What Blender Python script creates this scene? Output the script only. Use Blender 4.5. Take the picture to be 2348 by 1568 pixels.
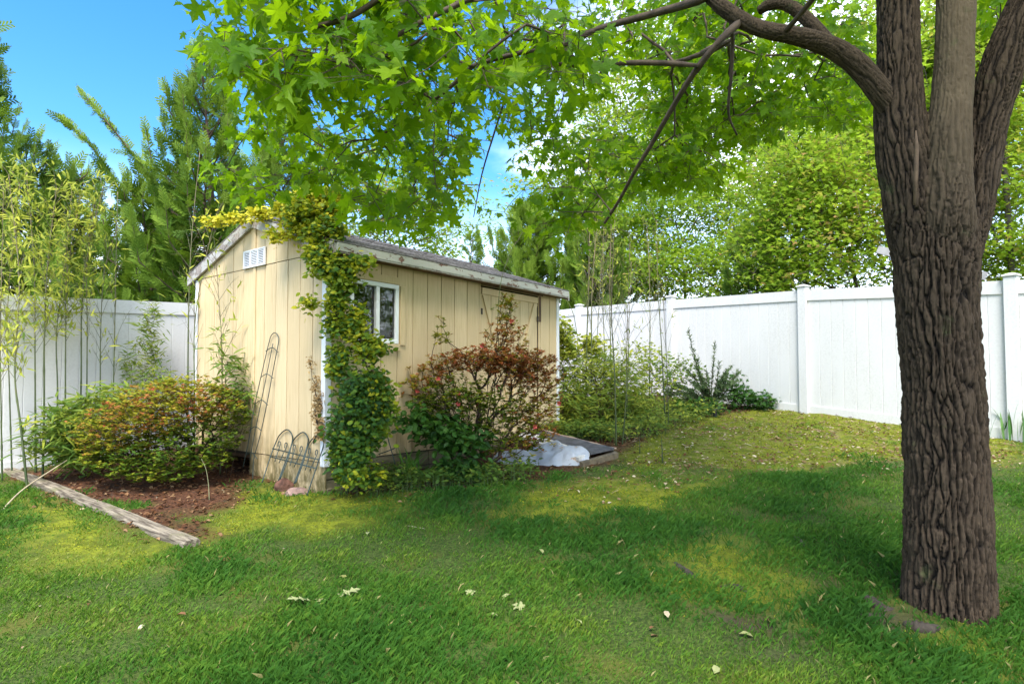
import bpy, math, random
import numpy as np
from mathutils import Vector, Matrix

for o in list(bpy.data.objects):
    bpy.data.objects.remove(o)
SC = bpy.context.scene
COL = SC.collection
random.seed(7)
RNG = np.random.default_rng(11)
R = math.radians

# ---------------------------------------------------------------- camera
CAM_Z = 1.25
PITCH = R(2.2)
cam = bpy.data.cameras.new('camera')
cam.sensor_width = 36.0
cam.lens = 21.0
cam.shift_y = 0.01426
cam.clip_start = 0.05
cam.clip_end = 3000
cam_o = bpy.data.objects.new('camera', cam)
cam_o.location = (0, 0, CAM_Z)
cam_o.rotation_euler = (R(90) + PITCH, 0, 0)
COL.objects.link(cam_o)
SC.camera = cam_o

# ---------------------------------------------------------------- sky and sun
SUN = Vector((-0.03, -0.56, 0.82)).normalized()          # towards the sun
world = bpy.data.worlds.new('World')
SC.world = world
world.use_nodes = True
wn, wl = world.node_tree.nodes, world.node_tree.links
wn.clear()
w_out = wn.new('ShaderNodeOutputWorld')
w_bg = wn.new('ShaderNodeBackground')
w_sky = wn.new('ShaderNodeTexSky')
w_sky.sky_type = 'NISHITA'
w_sky.sun_disc = False
w_sky.sun_elevation = math.asin(SUN.z)
w_sky.sun_rotation = math.atan2(SUN.x, SUN.y)
w_sky.altitude = 50
w_sky.air_density = 1.0
w_sky.dust_density = 0.6
w_sky.ozone_density = 2.5
w_bg.inputs['Strength'].default_value = 0.15
# thin broken cloud over the whole dome
w_tc = wn.new('ShaderNodeTexCoord')
w_sep = wn.new('ShaderNodeSeparateXYZ')
wl.new(w_tc.outputs['Generated'], w_sep.inputs[0])
w_add = wn.new('ShaderNodeMath'); w_add.operation = 'ADD'; w_add.inputs[1].default_value = 0.22
wl.new(w_sep.outputs['Z'], w_add.inputs[0])
w_mx = wn.new('ShaderNodeMath'); w_mx.operation = 'MAXIMUM'; w_mx.inputs[1].default_value = 0.12
wl.new(w_add.outputs[0], w_mx.inputs[0])
w_div = wn.new('ShaderNodeVectorMath'); w_div.operation = 'DIVIDE'
w_cmb = wn.new('ShaderNodeCombineXYZ')
for i in range(3):
    wl.new(w_mx.outputs[0], w_cmb.inputs[i])
wl.new(w_tc.outputs['Generated'], w_div.inputs[0])
wl.new(w_cmb.outputs[0], w_div.inputs[1])
w_map = wn.new('ShaderNodeMapping')
w_map.inputs['Location'].default_value = (7.7, 0.9, 0.0)
w_map.inputs['Scale'].default_value = (0.62, 0.62, 0.3)
wl.new(w_div.outputs[0], w_map.inputs[0])
w_n = wn.new('ShaderNodeTexNoise')
w_n.inputs['Scale'].default_value = 1.0
w_n.inputs['Detail'].default_value = 7
w_n.inputs['Roughness'].default_value = 0.55
wl.new(w_map.outputs[0], w_n.inputs['Vector'])
w_r = wn.new('ShaderNodeMapRange')
w_r.interpolation_type = 'SMOOTHSTEP'
w_r.inputs['From Min'].default_value = 0.455
w_r.inputs['From Max'].default_value = 0.64
wl.new(w_n.outputs['Fac'], w_r.inputs['Value'])
w_mix = wn.new('ShaderNodeMix'); w_mix.data_type = 'RGBA'
w_mix.inputs['B'].default_value = (6.6, 6.8, 7.2, 1)
w_hz = wn.new('ShaderNodeMapRange'); w_hz.interpolation_type = 'SMOOTHSTEP'      # pale haze towards the horizon
w_hz.inputs['From Min'].default_value = 0.33; w_hz.inputs['From Max'].default_value = 0.0
w_hz.inputs['To Max'].default_value = 0.9
wl.new(w_sep.outputs['Z'], w_hz.inputs['Value'])
w_fm = wn.new('ShaderNodeMath'); w_fm.operation = 'MAXIMUM'
wl.new(w_r.outputs[0], w_fm.inputs[0]); wl.new(w_hz.outputs[0], w_fm.inputs[1])
wl.new(w_fm.outputs[0], w_mix.inputs['Factor'])
w_hs = wn.new('ShaderNodeHueSaturation')
w_hs.inputs['Saturation'].default_value = 1.35
w_hs.inputs['Value'].default_value = 0.68
wl.new(w_sky.outputs[0], w_hs.inputs['Color'])
wl.new(w_hs.outputs[0], w_mix.inputs['A'])
wl.new(w_mix.outputs['Result'], w_bg.inputs['Color'])
wl.new(w_bg.outputs[0], w_out.inputs[0])

sun = bpy.data.lights.new('sun', 'SUN')
sun.energy = 2.1
sun.angle = R(26)
sun.color = (1.0, 0.955, 0.88)
sun_o = bpy.data.objects.new('sun', sun)
sun_o.rotation_euler = SUN.to_track_quat('Z', 'Y').to_euler()
sun_o.location = (-4, -6, 12)
COL.objects.link(sun_o)

SC.view_settings.view_transform = 'Standard'
SC.view_settings.look = 'None'
SC.view_settings.gamma = 1.0
SC.view_settings.use_curve_mapping = False
SC.view_settings.exposure = 2.0
SC.render.engine = 'CYCLES'
SC.cycles.max_bounces = 8
SC.cycles.diffuse_bounces = 4
SC.cycles.glossy_bounces = 3
SC.cycles.transmission_bounces = 4
SC.cycles.caustics_reflective = False
SC.cycles.caustics_refractive = False
SC.cycles.sample_clamp_indirect = 6.0

# ---------------------------------------------------------------- measuring helpers (photo read at 2348 px wide)
FPX, CX, PPY = 1575 / 1.15, 1174.0, 940 / 1.15
CP, SP = math.cos(PITCH), math.sin(PITCH)


def ray(px, py):
    x, v = (px - CX) / FPX, (PPY - py) / FPX
    return Vector((x, CP - v * SP, SP + v * CP))


def at(px, py, Y):
    d = ray(px, py)
    return Vector((d.x / d.y * Y, Y, CAM_Z + d.z / d.y * Y))


def proj(P):
    P = np.asarray(P, float)
    x, y, z = P[..., 0], P[..., 1], P[..., 2] - CAM_Z
    dep = y * CP + z * SP
    up = z * CP - y * SP
    dep = np.where(np.abs(dep) < 1e-6, 1e-6, dep)
    return CX + FPX * x / dep, PPY - FPX * up / dep, dep


def hash01(ix, iy, iz, seed=0):
    h = (ix.astype(np.int64) * 374761393 + iy.astype(np.int64) * 668265263 + iz.astype(np.int64) * 2147483647 + seed * 974634541) & 0x7fffffff
    h = ((h ^ (h >> 13)) * 1274126177) & 0x7fffffff
    h = (h ^ (h >> 16)) & 0xffff
    return h / 65535.0


def vnoise(p, seed=0):
    """value noise of (N,2) or (N,3) points, 0..1"""
    p = np.asarray(p, float)
    if p.shape[-1] == 2:
        p = np.concatenate([p, np.zeros(p.shape[:-1] + (1,))], -1)
    i = np.floor(p).astype(np.int64)
    f = p - i
    f = f * f * (3 - 2 * f)
    out = 0
    for a in (0, 1):
        for b in (0, 1):
            for c in (0, 1):
                w = (f[..., 0] if a else 1 - f[..., 0]) * (f[..., 1] if b else 1 - f[..., 1]) * (f[..., 2] if c else 1 - f[..., 2])
                out = out + w * hash01(i[..., 0] + a, i[..., 1] + b, i[..., 2] + c, seed)
    return out


def fbm(p, oct=4, seed=0):
    p = np.asarray(p, float)
    s, a, t = 0, 1.0, 0
    for k in range(oct):
        s = s + a * vnoise(p * (2.03 ** k), seed + k * 17)
        t += a
        a *= 0.5
    return s / t


def gz(x, y):
    """height of the yard"""
    x = np.clip(np.asarray(x, float), -9, 10)
    y = np.clip(np.asarray(y, float), -1, 11)
    z = -0.16877 - 0.013857 * x + 0.076867 * y + 0.00065 * x * x + 0.0051365 * x * y + 0.0012437 * y * y
    return z


def G(px, py):
    """point of the yard seen at a pixel"""
    d = ray(px, py)
    t = 1.0
    for _ in range(60):
        p = Vector((0, 0, CAM_Z)) + d * t
        h = p.z - float(gz(p.x, p.y))
        t += h / max(0.05, (0.1 - d.z)) * 0.7
    p = Vector((0, 0, CAM_Z)) + d * t
    p.z = float(gz(p.x, p.y))
    return p


def in_poly(x, y, poly):
    x, y = np.asarray(x), np.asarray(y)
    r = np.zeros(x.shape, bool)
    n = len(poly)
    for i in range(n):
        x0, y0 = poly[i]
        x1, y1 = poly[(i + 1) % n]
        c = ((y0 > y) != (y1 > y)) & (x < (x1 - x0) * (y - y0) / ((y1 - y0) if y1 != y0 else 1e-9) + x0)
        r ^= c
    return r


# ---------------------------------------------------------------- object helpers
def tag(o, label=None, cat=None, group=None, kind=None):
    if label: o['label'] = label
    if cat: o['category'] = cat
    if group: o['group'] = group
    if kind: o['kind'] = kind
    return o


def empty(name, loc=(0, 0, 0), rz=0.0):
    o = bpy.data.objects.new(name, None)
    o.empty_display_size = 0.2
    o.location = loc
    o.rotation_euler = (0, 0, rz)
    COL.objects.link(o)
    return o


def link(name, me, mat=None, parent=None, world_space=False):
    o = bpy.data.objects.new(name, me)
    COL.objects.link(o)
    if mat is not None and len(me.materials) == 0:
        me.materials.append(mat)
    if parent is not None:
        o.parent = parent
        if world_space:                       # vertices given in world space, the parent stands elsewhere
            m = Matrix.Translation(parent.location) @ parent.rotation_euler.to_matrix().to_4x4()
            o.matrix_parent_inverse = m.inverted()
    return o


def np_mesh(name, V, F, smooth=False, **attrs):
    """mesh from arrays; F is one (M,k) array or a list of them"""
    me = bpy.data.meshes.new(name)
    V = np.ascontiguousarray(V, dtype=np.float32)
    Fs = F if isinstance(F, (list, tuple)) else [F]
    Fs = [np.asarray(f, dtype=np.int32) for f in Fs if len(f)]
    loops = np.concatenate([f.ravel() for f in Fs]) if Fs else np.zeros(0, np.int32)
    tot = np.concatenate([np.full(len(f), f.shape[1], np.int32) for f in Fs]) if Fs else np.zeros(0, np.int32)
    start = np.concatenate([[0], np.cumsum(tot)[:-1]]).astype(np.int32) if len(tot) else tot
    me.vertices.add(len(V))
    me.vertices.foreach_set('co', V.ravel())
    me.loops.add(len(loops))
    me.loops.foreach_set('vertex_index', loops)
    me.polygons.add(len(tot))
    me.polygons.foreach_set('loop_start', start)
    me.polygons.foreach_set('use_smooth', np.full(len(tot), bool(smooth)))
    for k, a in attrs.items():
        at_ = me.attributes.new(k, 'FLOAT', 'POINT')
        at_.data.foreach_set('value', np.ascontiguousarray(a, dtype=np.float32))
    me.update(calc_edges=True)
    return me


class MB:
    """collects boxes, prisms and tubes, then becomes one mesh object"""
    def __init__(self):
        self.v, self.f = [], []

    def poly(self, pts, faces):
        b = len(self.v)
        self.v += [tuple(p) for p in pts]
        self.f += [tuple(b + i for i in f) for f in faces]

    def box(self, lo, hi, ch=0.0):
        (x0, y0, z0), (x1, y1, z1) = lo, hi
        if ch <= 0:
            pts = [(x0, y0, z0), (x1, y0, z0), (x1, y1, z0), (x0, y1, z0), (x0, y0, z1), (x1, y0, z1), (x1, y1, z1), (x0, y1, z1)]
            self.poly(pts, [(3, 2, 1, 0), (4, 5, 6, 7), (0, 1, 5, 4), (1, 2, 6, 5), (2, 3, 7, 6), (3, 0, 4, 7)])
            return
        c = min(ch, (x1 - x0) * .4, (y1 - y0) * .4, (z1 - z0) * .4)
        pts, idx = [], {}
        for sx in (0, 1):
            for sy in (0, 1):
                for sz in (0, 1):
                    for ax in range(3):
                        p = [(x0, x1)[sx], (y0, y1)[sy], (z0, z1)[sz]]
                        for k, s in enumerate((sx, sy, sz)):
                            if k != ax:
                                p[k] += c if s == 0 else -c
                        idx[(sx, sy, sz, ax)] = len(pts)
                        pts.append(p)
        F = []
        for ax in range(3):
            o1, o2 = [k for k in range(3) if k != ax]
            for s in (0, 1):
                q = []
                for a, b in ((0, 0), (1, 0), (1, 1), (0, 1)):
                    k = [0, 0, 0]; k[ax] = s; k[o1] = a; k[o2] = b
                    q.append(idx[(*k, ax)])
                F.append(tuple(q if (s == 1) != (ax == 1) else q[::-1]))
            for a in (0, 1):
                for b in (0, 1):
                    k0 = [0, 0, 0]; k0[o1] = a; k0[o2] = b
                    k1 = list(k0); k1[ax] = 1
                    F.append((idx[(*k0, o1)], idx[(*k0, o2)], idx[(*k1, o2)], idx[(*k1, o1)]))
        for sx in (0, 1):
            for sy in (0, 1):
                for sz in (0, 1):
                    F.append(tuple(idx[(sx, sy, sz, a)] for a in range(3)))
        self.poly(pts, F)

    def prism(self, pts2, to3, a, b):
        """outline pts2 pushed between depth a and b; to3(u,v,w)->xyz"""
        n = len(pts2)
        P = [to3(u, v, a) for u, v in pts2] + [to3(u, v, b) for u, v in pts2]
        F = [tuple(range(n))[::-1], tuple(range(n, 2 * n))] + [(i, (i + 1) % n, n + (i + 1) % n, n + i) for i in range(n)]
        self.poly(P, F)

    def tube(self, pts, rad, k=8, cap=True):
        pts = [Vector(p) for p in pts]
        n = len(pts)
        rad = [rad] * n if isinstance(rad, (int, float)) else list(rad)
        b = len(self.v)
        up = None
        for i, p in enumerate(pts):
            d = (pts[min(i + 1, n - 1)] - pts[max(i - 1, 0)]).normalized()
            if up is None:
                up = d.orthogonal().normalized()
            else:
                up = (up - d * up.dot(d)).normalized()
            s = d.cross(up)
            for j in range(k):
                a = 2 * math.pi * j / k
                self.v.append(tuple(p + (up * math.cos(a) + s * math.sin(a)) * rad[i]))
        for i in range(n - 1):
            for j in range(k):
                j2 = (j + 1) % k
                self.f.append((b + i * k + j, b + i * k + j2, b + (i + 1) * k + j2, b + (i + 1) * k + j))
        if cap:
            self.f.append(tuple(b + j for j in range(k))[::-1])
            self.f.append(tuple(b + (n - 1) * k + j for j in range(k)))

    def mesh(self, name, smooth=False):
        me = bpy.data.meshes.new(name)
        me.from_pydata(self.v, [], self.f)
        bm_fix(me)
        if smooth:
            me.polygons.foreach_set('use_smooth', np.ones(len(me.polygons), bool))
        me.update()
        return me

    def build(self, name, mat, parent=None, smooth=False, ws=False):
        return link(name, self.mesh(name, smooth), mat, parent, ws)


def bm_fix(me):
    import bmesh
    bm = bmesh.new()
    bm.from_mesh(me)
    bmesh.ops.recalc_face_normals(bm, faces=bm.faces)
    bm.to_mesh(me)
    bm.free()


def curve_pts(pts, n=12):
    """Catmull-Rom through the points"""
    P = [np.array(p, float) for p in pts]
    P = [2 * P[0] - P[1]] + P + [2 * P[-1] - P[-2]]
    out = []
    for i in range(1, len(P) - 2):
        for k in range(n):
            t = k / n
            a, b, c, d = P[i - 1], P[i], P[i + 1], P[i + 2]
            out.append(0.5 * (2 * b + (c - a) * t + (2 * a - 5 * b + 4 * c - d) * t * t + (3 * b - a - 3 * c + d) * t ** 3))
    out.append(P[-2])
    return out


# ---------------------------------------------------------------- materials
def mat_new(name):
    m = bpy.data.materials.new(name)
    m.use_nodes = True
    nt = m.node_tree
    nt.nodes.clear()
    out = nt.nodes.new('ShaderNodeOutputMaterial')
    b = nt.nodes.new('ShaderNodeBsdfPrincipled')
    nt.links.new(b.outputs[0], out.inputs['Surface'])
    return m, nt, b, out


def nd(nt, t, **kw):
    n = nt.nodes.new(t)
    for k, v in kw.items():
        if k in n.inputs:
            n.inputs[k].default_value = v
        else:
            setattr(n, k, v)
    return n


def mixc(nt, fac, a, b, mode='MIX'):
    n = nt.nodes.new('ShaderNodeMix')
    n.data_type = 'RGBA'
    n.blend_type = mode
    for s, v in (('Factor', fac), ('A', a), ('B', b)):
        if hasattr(v, 'links') or hasattr(v, 'is_linked'):
            nt.links.new(v, n.inputs[s])
        elif s == 'Factor':
            n.inputs[s].default_value = v
        else:
            n.inputs[s].default_value = (*v, 1) if len(v) == 3 else v
    return n.outputs['Result']


def noise(nt, scale, detail=4, rough=0.55, stretch=None, coord='Object', distort=0.0):
    tc = nt.nodes.new('ShaderNodeTexCoord')
    n = nd(nt, 'ShaderNodeTexNoise', Scale=scale, Detail=detail, Roughness=rough, Distortion=distort)
    if coord == 'World':
        g = nt.nodes.new('ShaderNodeNewGeometry')
        src = g.outputs['Position']
    else:
        src = tc.outputs[coord]
    if stretch:
        mp = nt.nodes.new('ShaderNodeMapping')
        mp.inputs['Scale'].default_value = stretch
        nt.links.new(src, mp.inputs[0])
        src = mp.outputs[0]
    nt.links.new(src, n.inputs['Vector'])
    return n.outputs['Fac']


def ramp(nt, v, a, b):
    r = nt.nodes.new('ShaderNodeMapRange')
    r.interpolation_type = 'SMOOTHSTEP'
    r.inputs['From Min'].default_value = a
    r.inputs['From Max'].default_value = b
    nt.links.new(v, r.inputs['Value'])
    return r.outputs[0]


def bump(nt, b, h, strength=0.3, dist=0.01):
    n = nd(nt, 'ShaderNodeBump', Strength=strength, Distance=dist)
    nt.links.new(h, n.inputs['Height'])
    nt.links.new(n.outputs[0], b.inputs['Normal'])


def m_plain(name, col, rough=0.6, var=0.15, scale=6, metal=0.0, spec=0.4, bmp=0.0, bscale=40, stretch=None):
    m, nt, b, _ = mat_new(name)
    d = tuple(max(0, c * (1 - var)) for c in col)
    l = tuple(min(1, c * (1 + var)) for c in col)
    c = mixc(nt, ramp(nt, noise(nt, scale, stretch=stretch, coord='World'), .3, .7), d, l)
    nt.links.new(c, b.inputs['Base Color'])
    b.inputs['Roughness'].default_value = rough
    b.inputs['Metallic'].default_value = metal
    b.inputs['Specular IOR Level'].default_value = spec
    if bmp:
        bump(nt, b, noise(nt, bscale, 5, stretch=stretch, coord='World'), bmp)
    return m


def m_leaf(name, stops, trans=(0.3, 0.45, 0.03), tfac=0.4, rough=0.42, spec=0.35, tmul=None):
    rough, spec = max(rough, .55), spec * .5
    """leaf colour follows the per-leaf value 'tint'"""
    m, nt, b, out = mat_new(name)
    a = nt.nodes.new('ShaderNodeAttribute'); a.attribute_name = 'tint'
    oi = nt.nodes.new('ShaderNodeObjectInfo')
    cr = nt.nodes.new('ShaderNodeValToRGB')
    el = cr.color_ramp.elements
    while len(el) > 1:
        el.remove(el[-1])
    el[0].position, el[0].color = stops[0][0], (*stops[0][1], 1)
    for p, c in stops[1:]:
        e = el.new(p); e.color = (*c, 1)
    nt.links.new(a.outputs['Fac'], cr.inputs[0])
    v = noise(nt, 23, 2, coord='World')
    c = mixc(nt, v, (0.75, 0.78, 0.75), (1.2, 1.18, 1.15))
    c = mixc(nt, 1.0, cr.outputs[0], c, 'MULTIPLY')
    nt.links.new(c, b.inputs['Base Color'])
    b.inputs['Roughness'].default_value = rough
    b.inputs['Specular IOR Level'].default_value = spec
    t = nt.nodes.new('ShaderNodeBsdfTranslucent')
    tc = mixc(nt, 0.5, c, trans)
    if tmul:
        tc = mixc(nt, 1.0, tc, tmul, 'MULTIPLY')
    nt.links.new(tc, t.inputs[0])
    ms = nd(nt, 'ShaderNodeMixShader'); ms.inputs[0].default_value = tfac
    nt.links.new(b.outputs[0], ms.inputs[1])
    nt.links.new(t.outputs[0], ms.inputs[2])
    nt.links.new(ms.outputs[0], out.inputs['Surface'])
    return m
# ---------------------------------------------------------------- ground
def wpoly(pix):
    return [tuple(G(x, y).xy) for x, y in pix]


LFA, LFD = Vector((-5.17, 6.31)), Vector((0.582, 0.813))      # left fence: a point and its direction
RFA, RFD = Vector((5.779, 6.875)), Vector((-0.592, 0.806))    # right fence
FCORNER = LFA + LFD * 9.45

BED = wpoly([(0, 1088), (40, 1086), (130, 1135), (300, 1200), (425, 1245), (455, 1188), (520, 1140), (585, 1106), (680, 1112), (745, 1132), (800, 1132), (880, 1118), (1000, 1122), (1130, 1104), (1200, 1100), (1350, 1082), (1400, 1050), (1490, 1000), (1580, 960), (1680, 945), (1770, 932)]) + \
    [tuple((RFA + RFD * 3.4).xy), tuple(FCORNER), tuple((LFA + LFD * 2).xy), tuple((LFA - LFD * 3).xy)]
LITTER = wpoly([(1180, 1130), (1400, 1060), (1540, 960), (1780, 932), (2065, 962), (2348, 1000), (2348, 1062), (2060, 1062), (1850, 1070), (1640, 1075), (1480, 1090), (1300, 1130)])
MOSS = [wpoly(p) for p in (
    [(380, 1240), (470, 1190), (590, 1108), (700, 1120), (900, 1130), (930, 1180), (800, 1215), (600, 1215), (470, 1265)],
    [(1130, 1190), (1250, 1120), (1450, 1095), (1600, 1095), (1700, 1075), (1600, 1130), (1400, 1185), (1300, 1200)],
    [(1530, 1290), (1680, 1235), (1790, 1270), (1800, 1350), (1700, 1400), (1580, 1340)],
    [(0, 1120), (100, 1140), (420, 1255), (300, 1300), (0, 1270)],
    [(1400, 1060), (1540, 960), (1780, 932), (2065, 962), (2348, 1000), (2348, 1060), (2060, 1065), (1750, 1080)],
    [(1980, 1410), (2060, 1380), (2120, 1450), (2300, 1470), (2240, 1530), (2050, 1520)])]
BARE = [wpoly(p) for p in ([(1530, 1420), (1640, 1395), (1750, 1420), (1740, 1465), (1640, 1470)], [(1930, 1370), (2000, 1350), (2060, 1410), (2010, 1450)], [(2040, 1420), (2150, 1430), (2140, 1475), (2050, 1470)], [(1700, 1440), (1770, 1440), (1760, 1480), (1700, 1480)])]


def soft(x, y, poly, s=0.12, k=8, seed=3):
    r = np.random.default_rng(seed)
    x, y = np.asarray(x, float), np.asarray(y, float)
    nx = (fbm(np.stack([x, y], -1) * 2.2, 3, seed) - .5) * .7
    ny = (fbm(np.stack([x, y], -1) * 2.2, 3, seed + 5) - .5) * .7
    a = 0
    for _ in range(k):
        a = a + in_poly(x + nx + r.normal(0, s), y + ny + r.normal(0, s), poly)
    return a / k


def zones_raw(x, y):
    bed = soft(x, y, BED, .08)
    lit = soft(x, y, LITTER, .2, seed=9)
    mo = np.zeros(np.shape(x))
    for i, p in enumerate(MOSS):
        mo = np.maximum(mo, soft(x, y, p, .15, seed=20 + i))
    ba = np.zeros(np.shape(x))
    for i, p in enumerate(BARE):
        ba = np.maximum(ba, soft(x, y, p, .08, seed=40 + i))
    return bed, lit, mo, ba


ZX, ZY, ZS = -10.6, .4, .05
_zx, _zy = np.meshgrid(np.arange(ZX, 10.61, ZS), np.arange(ZY, 15.01, ZS))
ZMAP = [a.reshape(_zx.shape) for a in zones_raw(_zx.ravel(), _zy.ravel())]


def zones(x, y):
    i = np.clip(np.rint((np.asarray(x) - ZX) / ZS).astype(int), 0, _zx.shape[1] - 1)
    j = np.clip(np.rint((np.asarray(y) - ZY) / ZS).astype(int), 0, _zx.shape[0] - 1)
    return tuple(a[j, i] for a in ZMAP)


def make_ground():
    far = np.array([-400, -200, -100, -60, -40, -28, -20, -15, -12])
    xs = np.concatenate([far, np.arange(-9.5, 10.01, .065), -far[::-1]])
    ys = np.concatenate([np.array([-400, -150, -60, -25, -12, -6, -3, -1, 0, .6]), np.arange(1.0, 14.6, .065), np.array([16, 18, 22, 30, 45, 70, 120, 250, 500])])
    X, Y = np.meshgrid(xs, ys)
    nx, ny = len(xs), len(ys)
    x, y = X.ravel(), Y.ravel()
    z = gz(x, y)
    near = (np.abs(x) < 10.5) & (y > .5) & (y < 15)
    bed, lit, mo, ba = (np.zeros(len(x)) for _ in range(4))
    b4 = zones(x[near], y[near])
    bed[near], lit[near], mo[near], ba[near] = b4
    p = np.stack([x, y], -1)
    z = z + np.where(near, (fbm(p * 1.1, 3, 5) - .5) * .05 + (fbm(p * 7, 3, 8) - .5) * (.018 + .02 * mo + .02 * ba) + bed * (.01), 0)
    V = np.stack([x, y, z], -1)
    i = (np.arange(ny - 1)[:, None] * nx + np.arange(nx - 1)[None, :]).ravel()
    F = np.stack([i, i + 1, i + nx + 1, i + nx], -1)
    me = np_mesh('ground', V, F, True, bed=bed, litter=lit, moss=mo, bare=ba)
    m, nt, b, _ = mat_new('yard soil and moss')

    def att(n):
        a = nt.nodes.new('ShaderNodeAttribute'); a.attribute_name = n
        return a.outputs['Fac']
    n1 = noise(nt, 9, 6, coord='World'); n2 = noise(nt, 55, 5, .65, coord='World'); n3 = noise(nt, 2.2, 4, coord='World')
    thatch = mixc(nt, ramp(nt, n2, .35, .65), (.030, .050, .010), (.085, .120, .024))
    thatch = mixc(nt, ramp(nt, n3, .5, .7), thatch, (.10, .105, .02))
    moss = mixc(nt, ramp(nt, n1, .35, .65), (.11, .135, .010), (.24, .265, .018))
    moss = mixc(nt, ramp(nt, n2, .4, .75), moss, (.07, .075, .012))
    litter = mixc(nt, ramp(nt, n2, .35, .6), (.055, .034, .018), (.26, .19, .10))
    mulch = mixc(nt, ramp(nt, n2, .3, .7), (.018, .010, .007), (.15, .065, .032))
    mulch = mixc(nt, ramp(nt, n1, .55, .7), mulch, (.055, .035, .025))
    c = mixc(nt, att('moss'), thatch, moss)
    mm = nt.nodes.new('ShaderNodeMath'); mm.operation = 'MULTIPLY'
    nt.links.new(att('litter'), mm.inputs[0]); nt.links.new(ramp(nt, n1, .50, .68), mm.inputs[1])
    c = mixc(nt, mm.outputs[0], c, litter)
    c = mixc(nt, att('bed'), c, mulch)
    c = mixc(nt, att('bare'), c, mixc(nt, n2, (.025, .018, .012), (.10, .075, .05)))
    nt.links.new(c, b.inputs['Base Color'])
    b.inputs['Roughness'].default_value = .95
    b.inputs['Specular IOR Level'].default_value = .15
    bump(nt, b, n2, .8, .02)
    o = link('ground', me, m)
    tag(o, 'uneven back yard of grass, moss and brown mulch', 'ground', kind='structure')
    return o


ground = make_ground()

# ---------------------------------------------------------------- shed
def m_siding():
    m, nt, b, _ = mat_new('cream siding paint')
    g = nt.nodes.new('ShaderNodeNewGeometry')
    sep = nt.nodes.new('ShaderNodeSeparateXYZ'); nt.links.new(g.outputs['Position'], sep.inputs[0])
    grain = noise(nt, 60, 5, .6, (1, 1, .06), 'World')
    big = noise(nt, 2.5, 4, coord='World')
    oi = nt.nodes.new('ShaderNodeObjectInfo')
    c = mixc(nt, ramp(nt, grain, .25, .75), (.54, .41, .225), (.69, .545, .325))
    c = mixc(nt, ramp(nt, big, .3, .75), c, (.61, .47, .275))
    tone = mixc(nt, oi.outputs['Random'], (.93, .92, .90), (1.04, 1.04, 1.05))
    c = mixc(nt, 1.0, c, tone, 'MULTIPLY')
    # splash dirt and algae that rises from the soil
    dz = ramp(nt, sep.outputs['Z'], 1.0, .35)
    streak = ramp(nt, noise(nt, 14, 5, .6, (1, 1, .18), 'World'), .38, .72)
    mm = nt.nodes.new('ShaderNodeMath'); mm.operation = 'MULTIPLY'
    nt.links.new(dz, mm.inputs[0]); nt.links.new(streak, mm.inputs[1])
    c = mixc(nt, mm.outputs[0], c, (.20, .145, .055))
    dz2 = ramp(nt, sep.outputs['Z'], .72, .30)
    st2 = ramp(nt, noise(nt, 9, 6, .7, (1, 1, .5), 'World'), .36, .58)
    mm3 = nt.nodes.new('ShaderNodeMath'); mm3.operation = 'MULTIPLY'
    nt.links.new(dz2, mm3.inputs[0]); nt.links.new(st2, mm3.inputs[1])
    c = mixc(nt, mm3.outputs[0], c, (.13, .105, .04))
    drip = ramp(nt, noise(nt, 22, 4, .6, (1, 1, .03), 'World'), .60, .78)
    mm4 = nt.nodes.new('ShaderNodeMath'); mm4.operation = 'MULTIPLY'; mm4.inputs[1].default_value = .3
    nt.links.new(drip, mm4.inputs[0])
    c = mixc(nt, mm4.outputs[0], c, (.30, .20, .09))
    spots = ramp(nt, noise(nt, 5, 6, .7, (1, 1, .35), 'World'), .62, .8)
    mm2 = nt.nodes.new('ShaderNodeMath'); mm2.operation = 'MULTIPLY'; mm2.inputs[1].default_value = .45
    nt.links.new(spots, mm2.inputs[0])
    c = mixc(nt, mm2.outputs[0], c, (.36, .25, .12))
    nt.links.new(c, b.inputs['Base Color'])
    b.inputs['Roughness'].default_value = .7
    b.inputs['Specular IOR Level'].default_value = .25
    bump(nt, b, grain, .35, .004)
    return m


def m_peel(name, th=.55, paint=(.74, .72, .67), wood=(.16, .075, .045)):
    m, nt, b, _ = mat_new(name)
    n = noise(nt, 7, 8, .68, (1, 1, 2.2), 'World', .6)
    g = noise(nt, 50, 4, .6, (1, 1, .4), 'World')
    w = mixc(nt, ramp(nt, g, .3, .7), tuple(.6 * c for c in wood), tuple(1.5 * c for c in wood))
    p = mixc(nt, g, tuple(.82 * c for c in paint), paint)
    f = ramp(nt, n, th, th + .035)
    c = mixc(nt, f, p, w)
    nt.links.new(c, b.inputs['Base Color'])
    b.inputs['Roughness'].default_value = .65
    inv = nt.nodes.new('ShaderNodeMath'); inv.operation = 'SUBTRACT'; inv.inputs[0].default_value = 1
    nt.links.new(f, inv.inputs[1])
    bump(nt, b, inv.outputs[0], .5, .003)
    return m


M_SIDE = m_siding()
M_TRIM = m_plain('white trim paint', (.74, .75, .76), .5, .06, 8)
M_FASC = m_peel('peeling white fascia', .56, (.43, .43, .375), (.13, .062, .038))
M_RAKE = m_peel('weathered rake paint', .5, (.44, .42, .385), (.26, .22, .19))
M_SHIN = m_plain('grey asphalt shingle', (.165, .152, .145), .9, .4, 30, spec=.2, bmp=.6, bscale=160)
M_DARK = m_plain('dark inside wood', (.05, .038, .03), .9, .3)
M_BROWN = m_plain('bare brown wood', (.13, .075, .045), .8, .35, 10, stretch=(1, 1, .3))
M_VINYL = m_plain('white window vinyl', (.78, .80, .80), .35, .03)
M_VENT = m_plain('white vent', (.80, .80, .80), .45, .04)
M_PLANKG = m_plain('grey green weathered plank', (.15, .125, .07), .85, .4, 9, stretch=(.3, .3, 1.5), bmp=.4)


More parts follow.
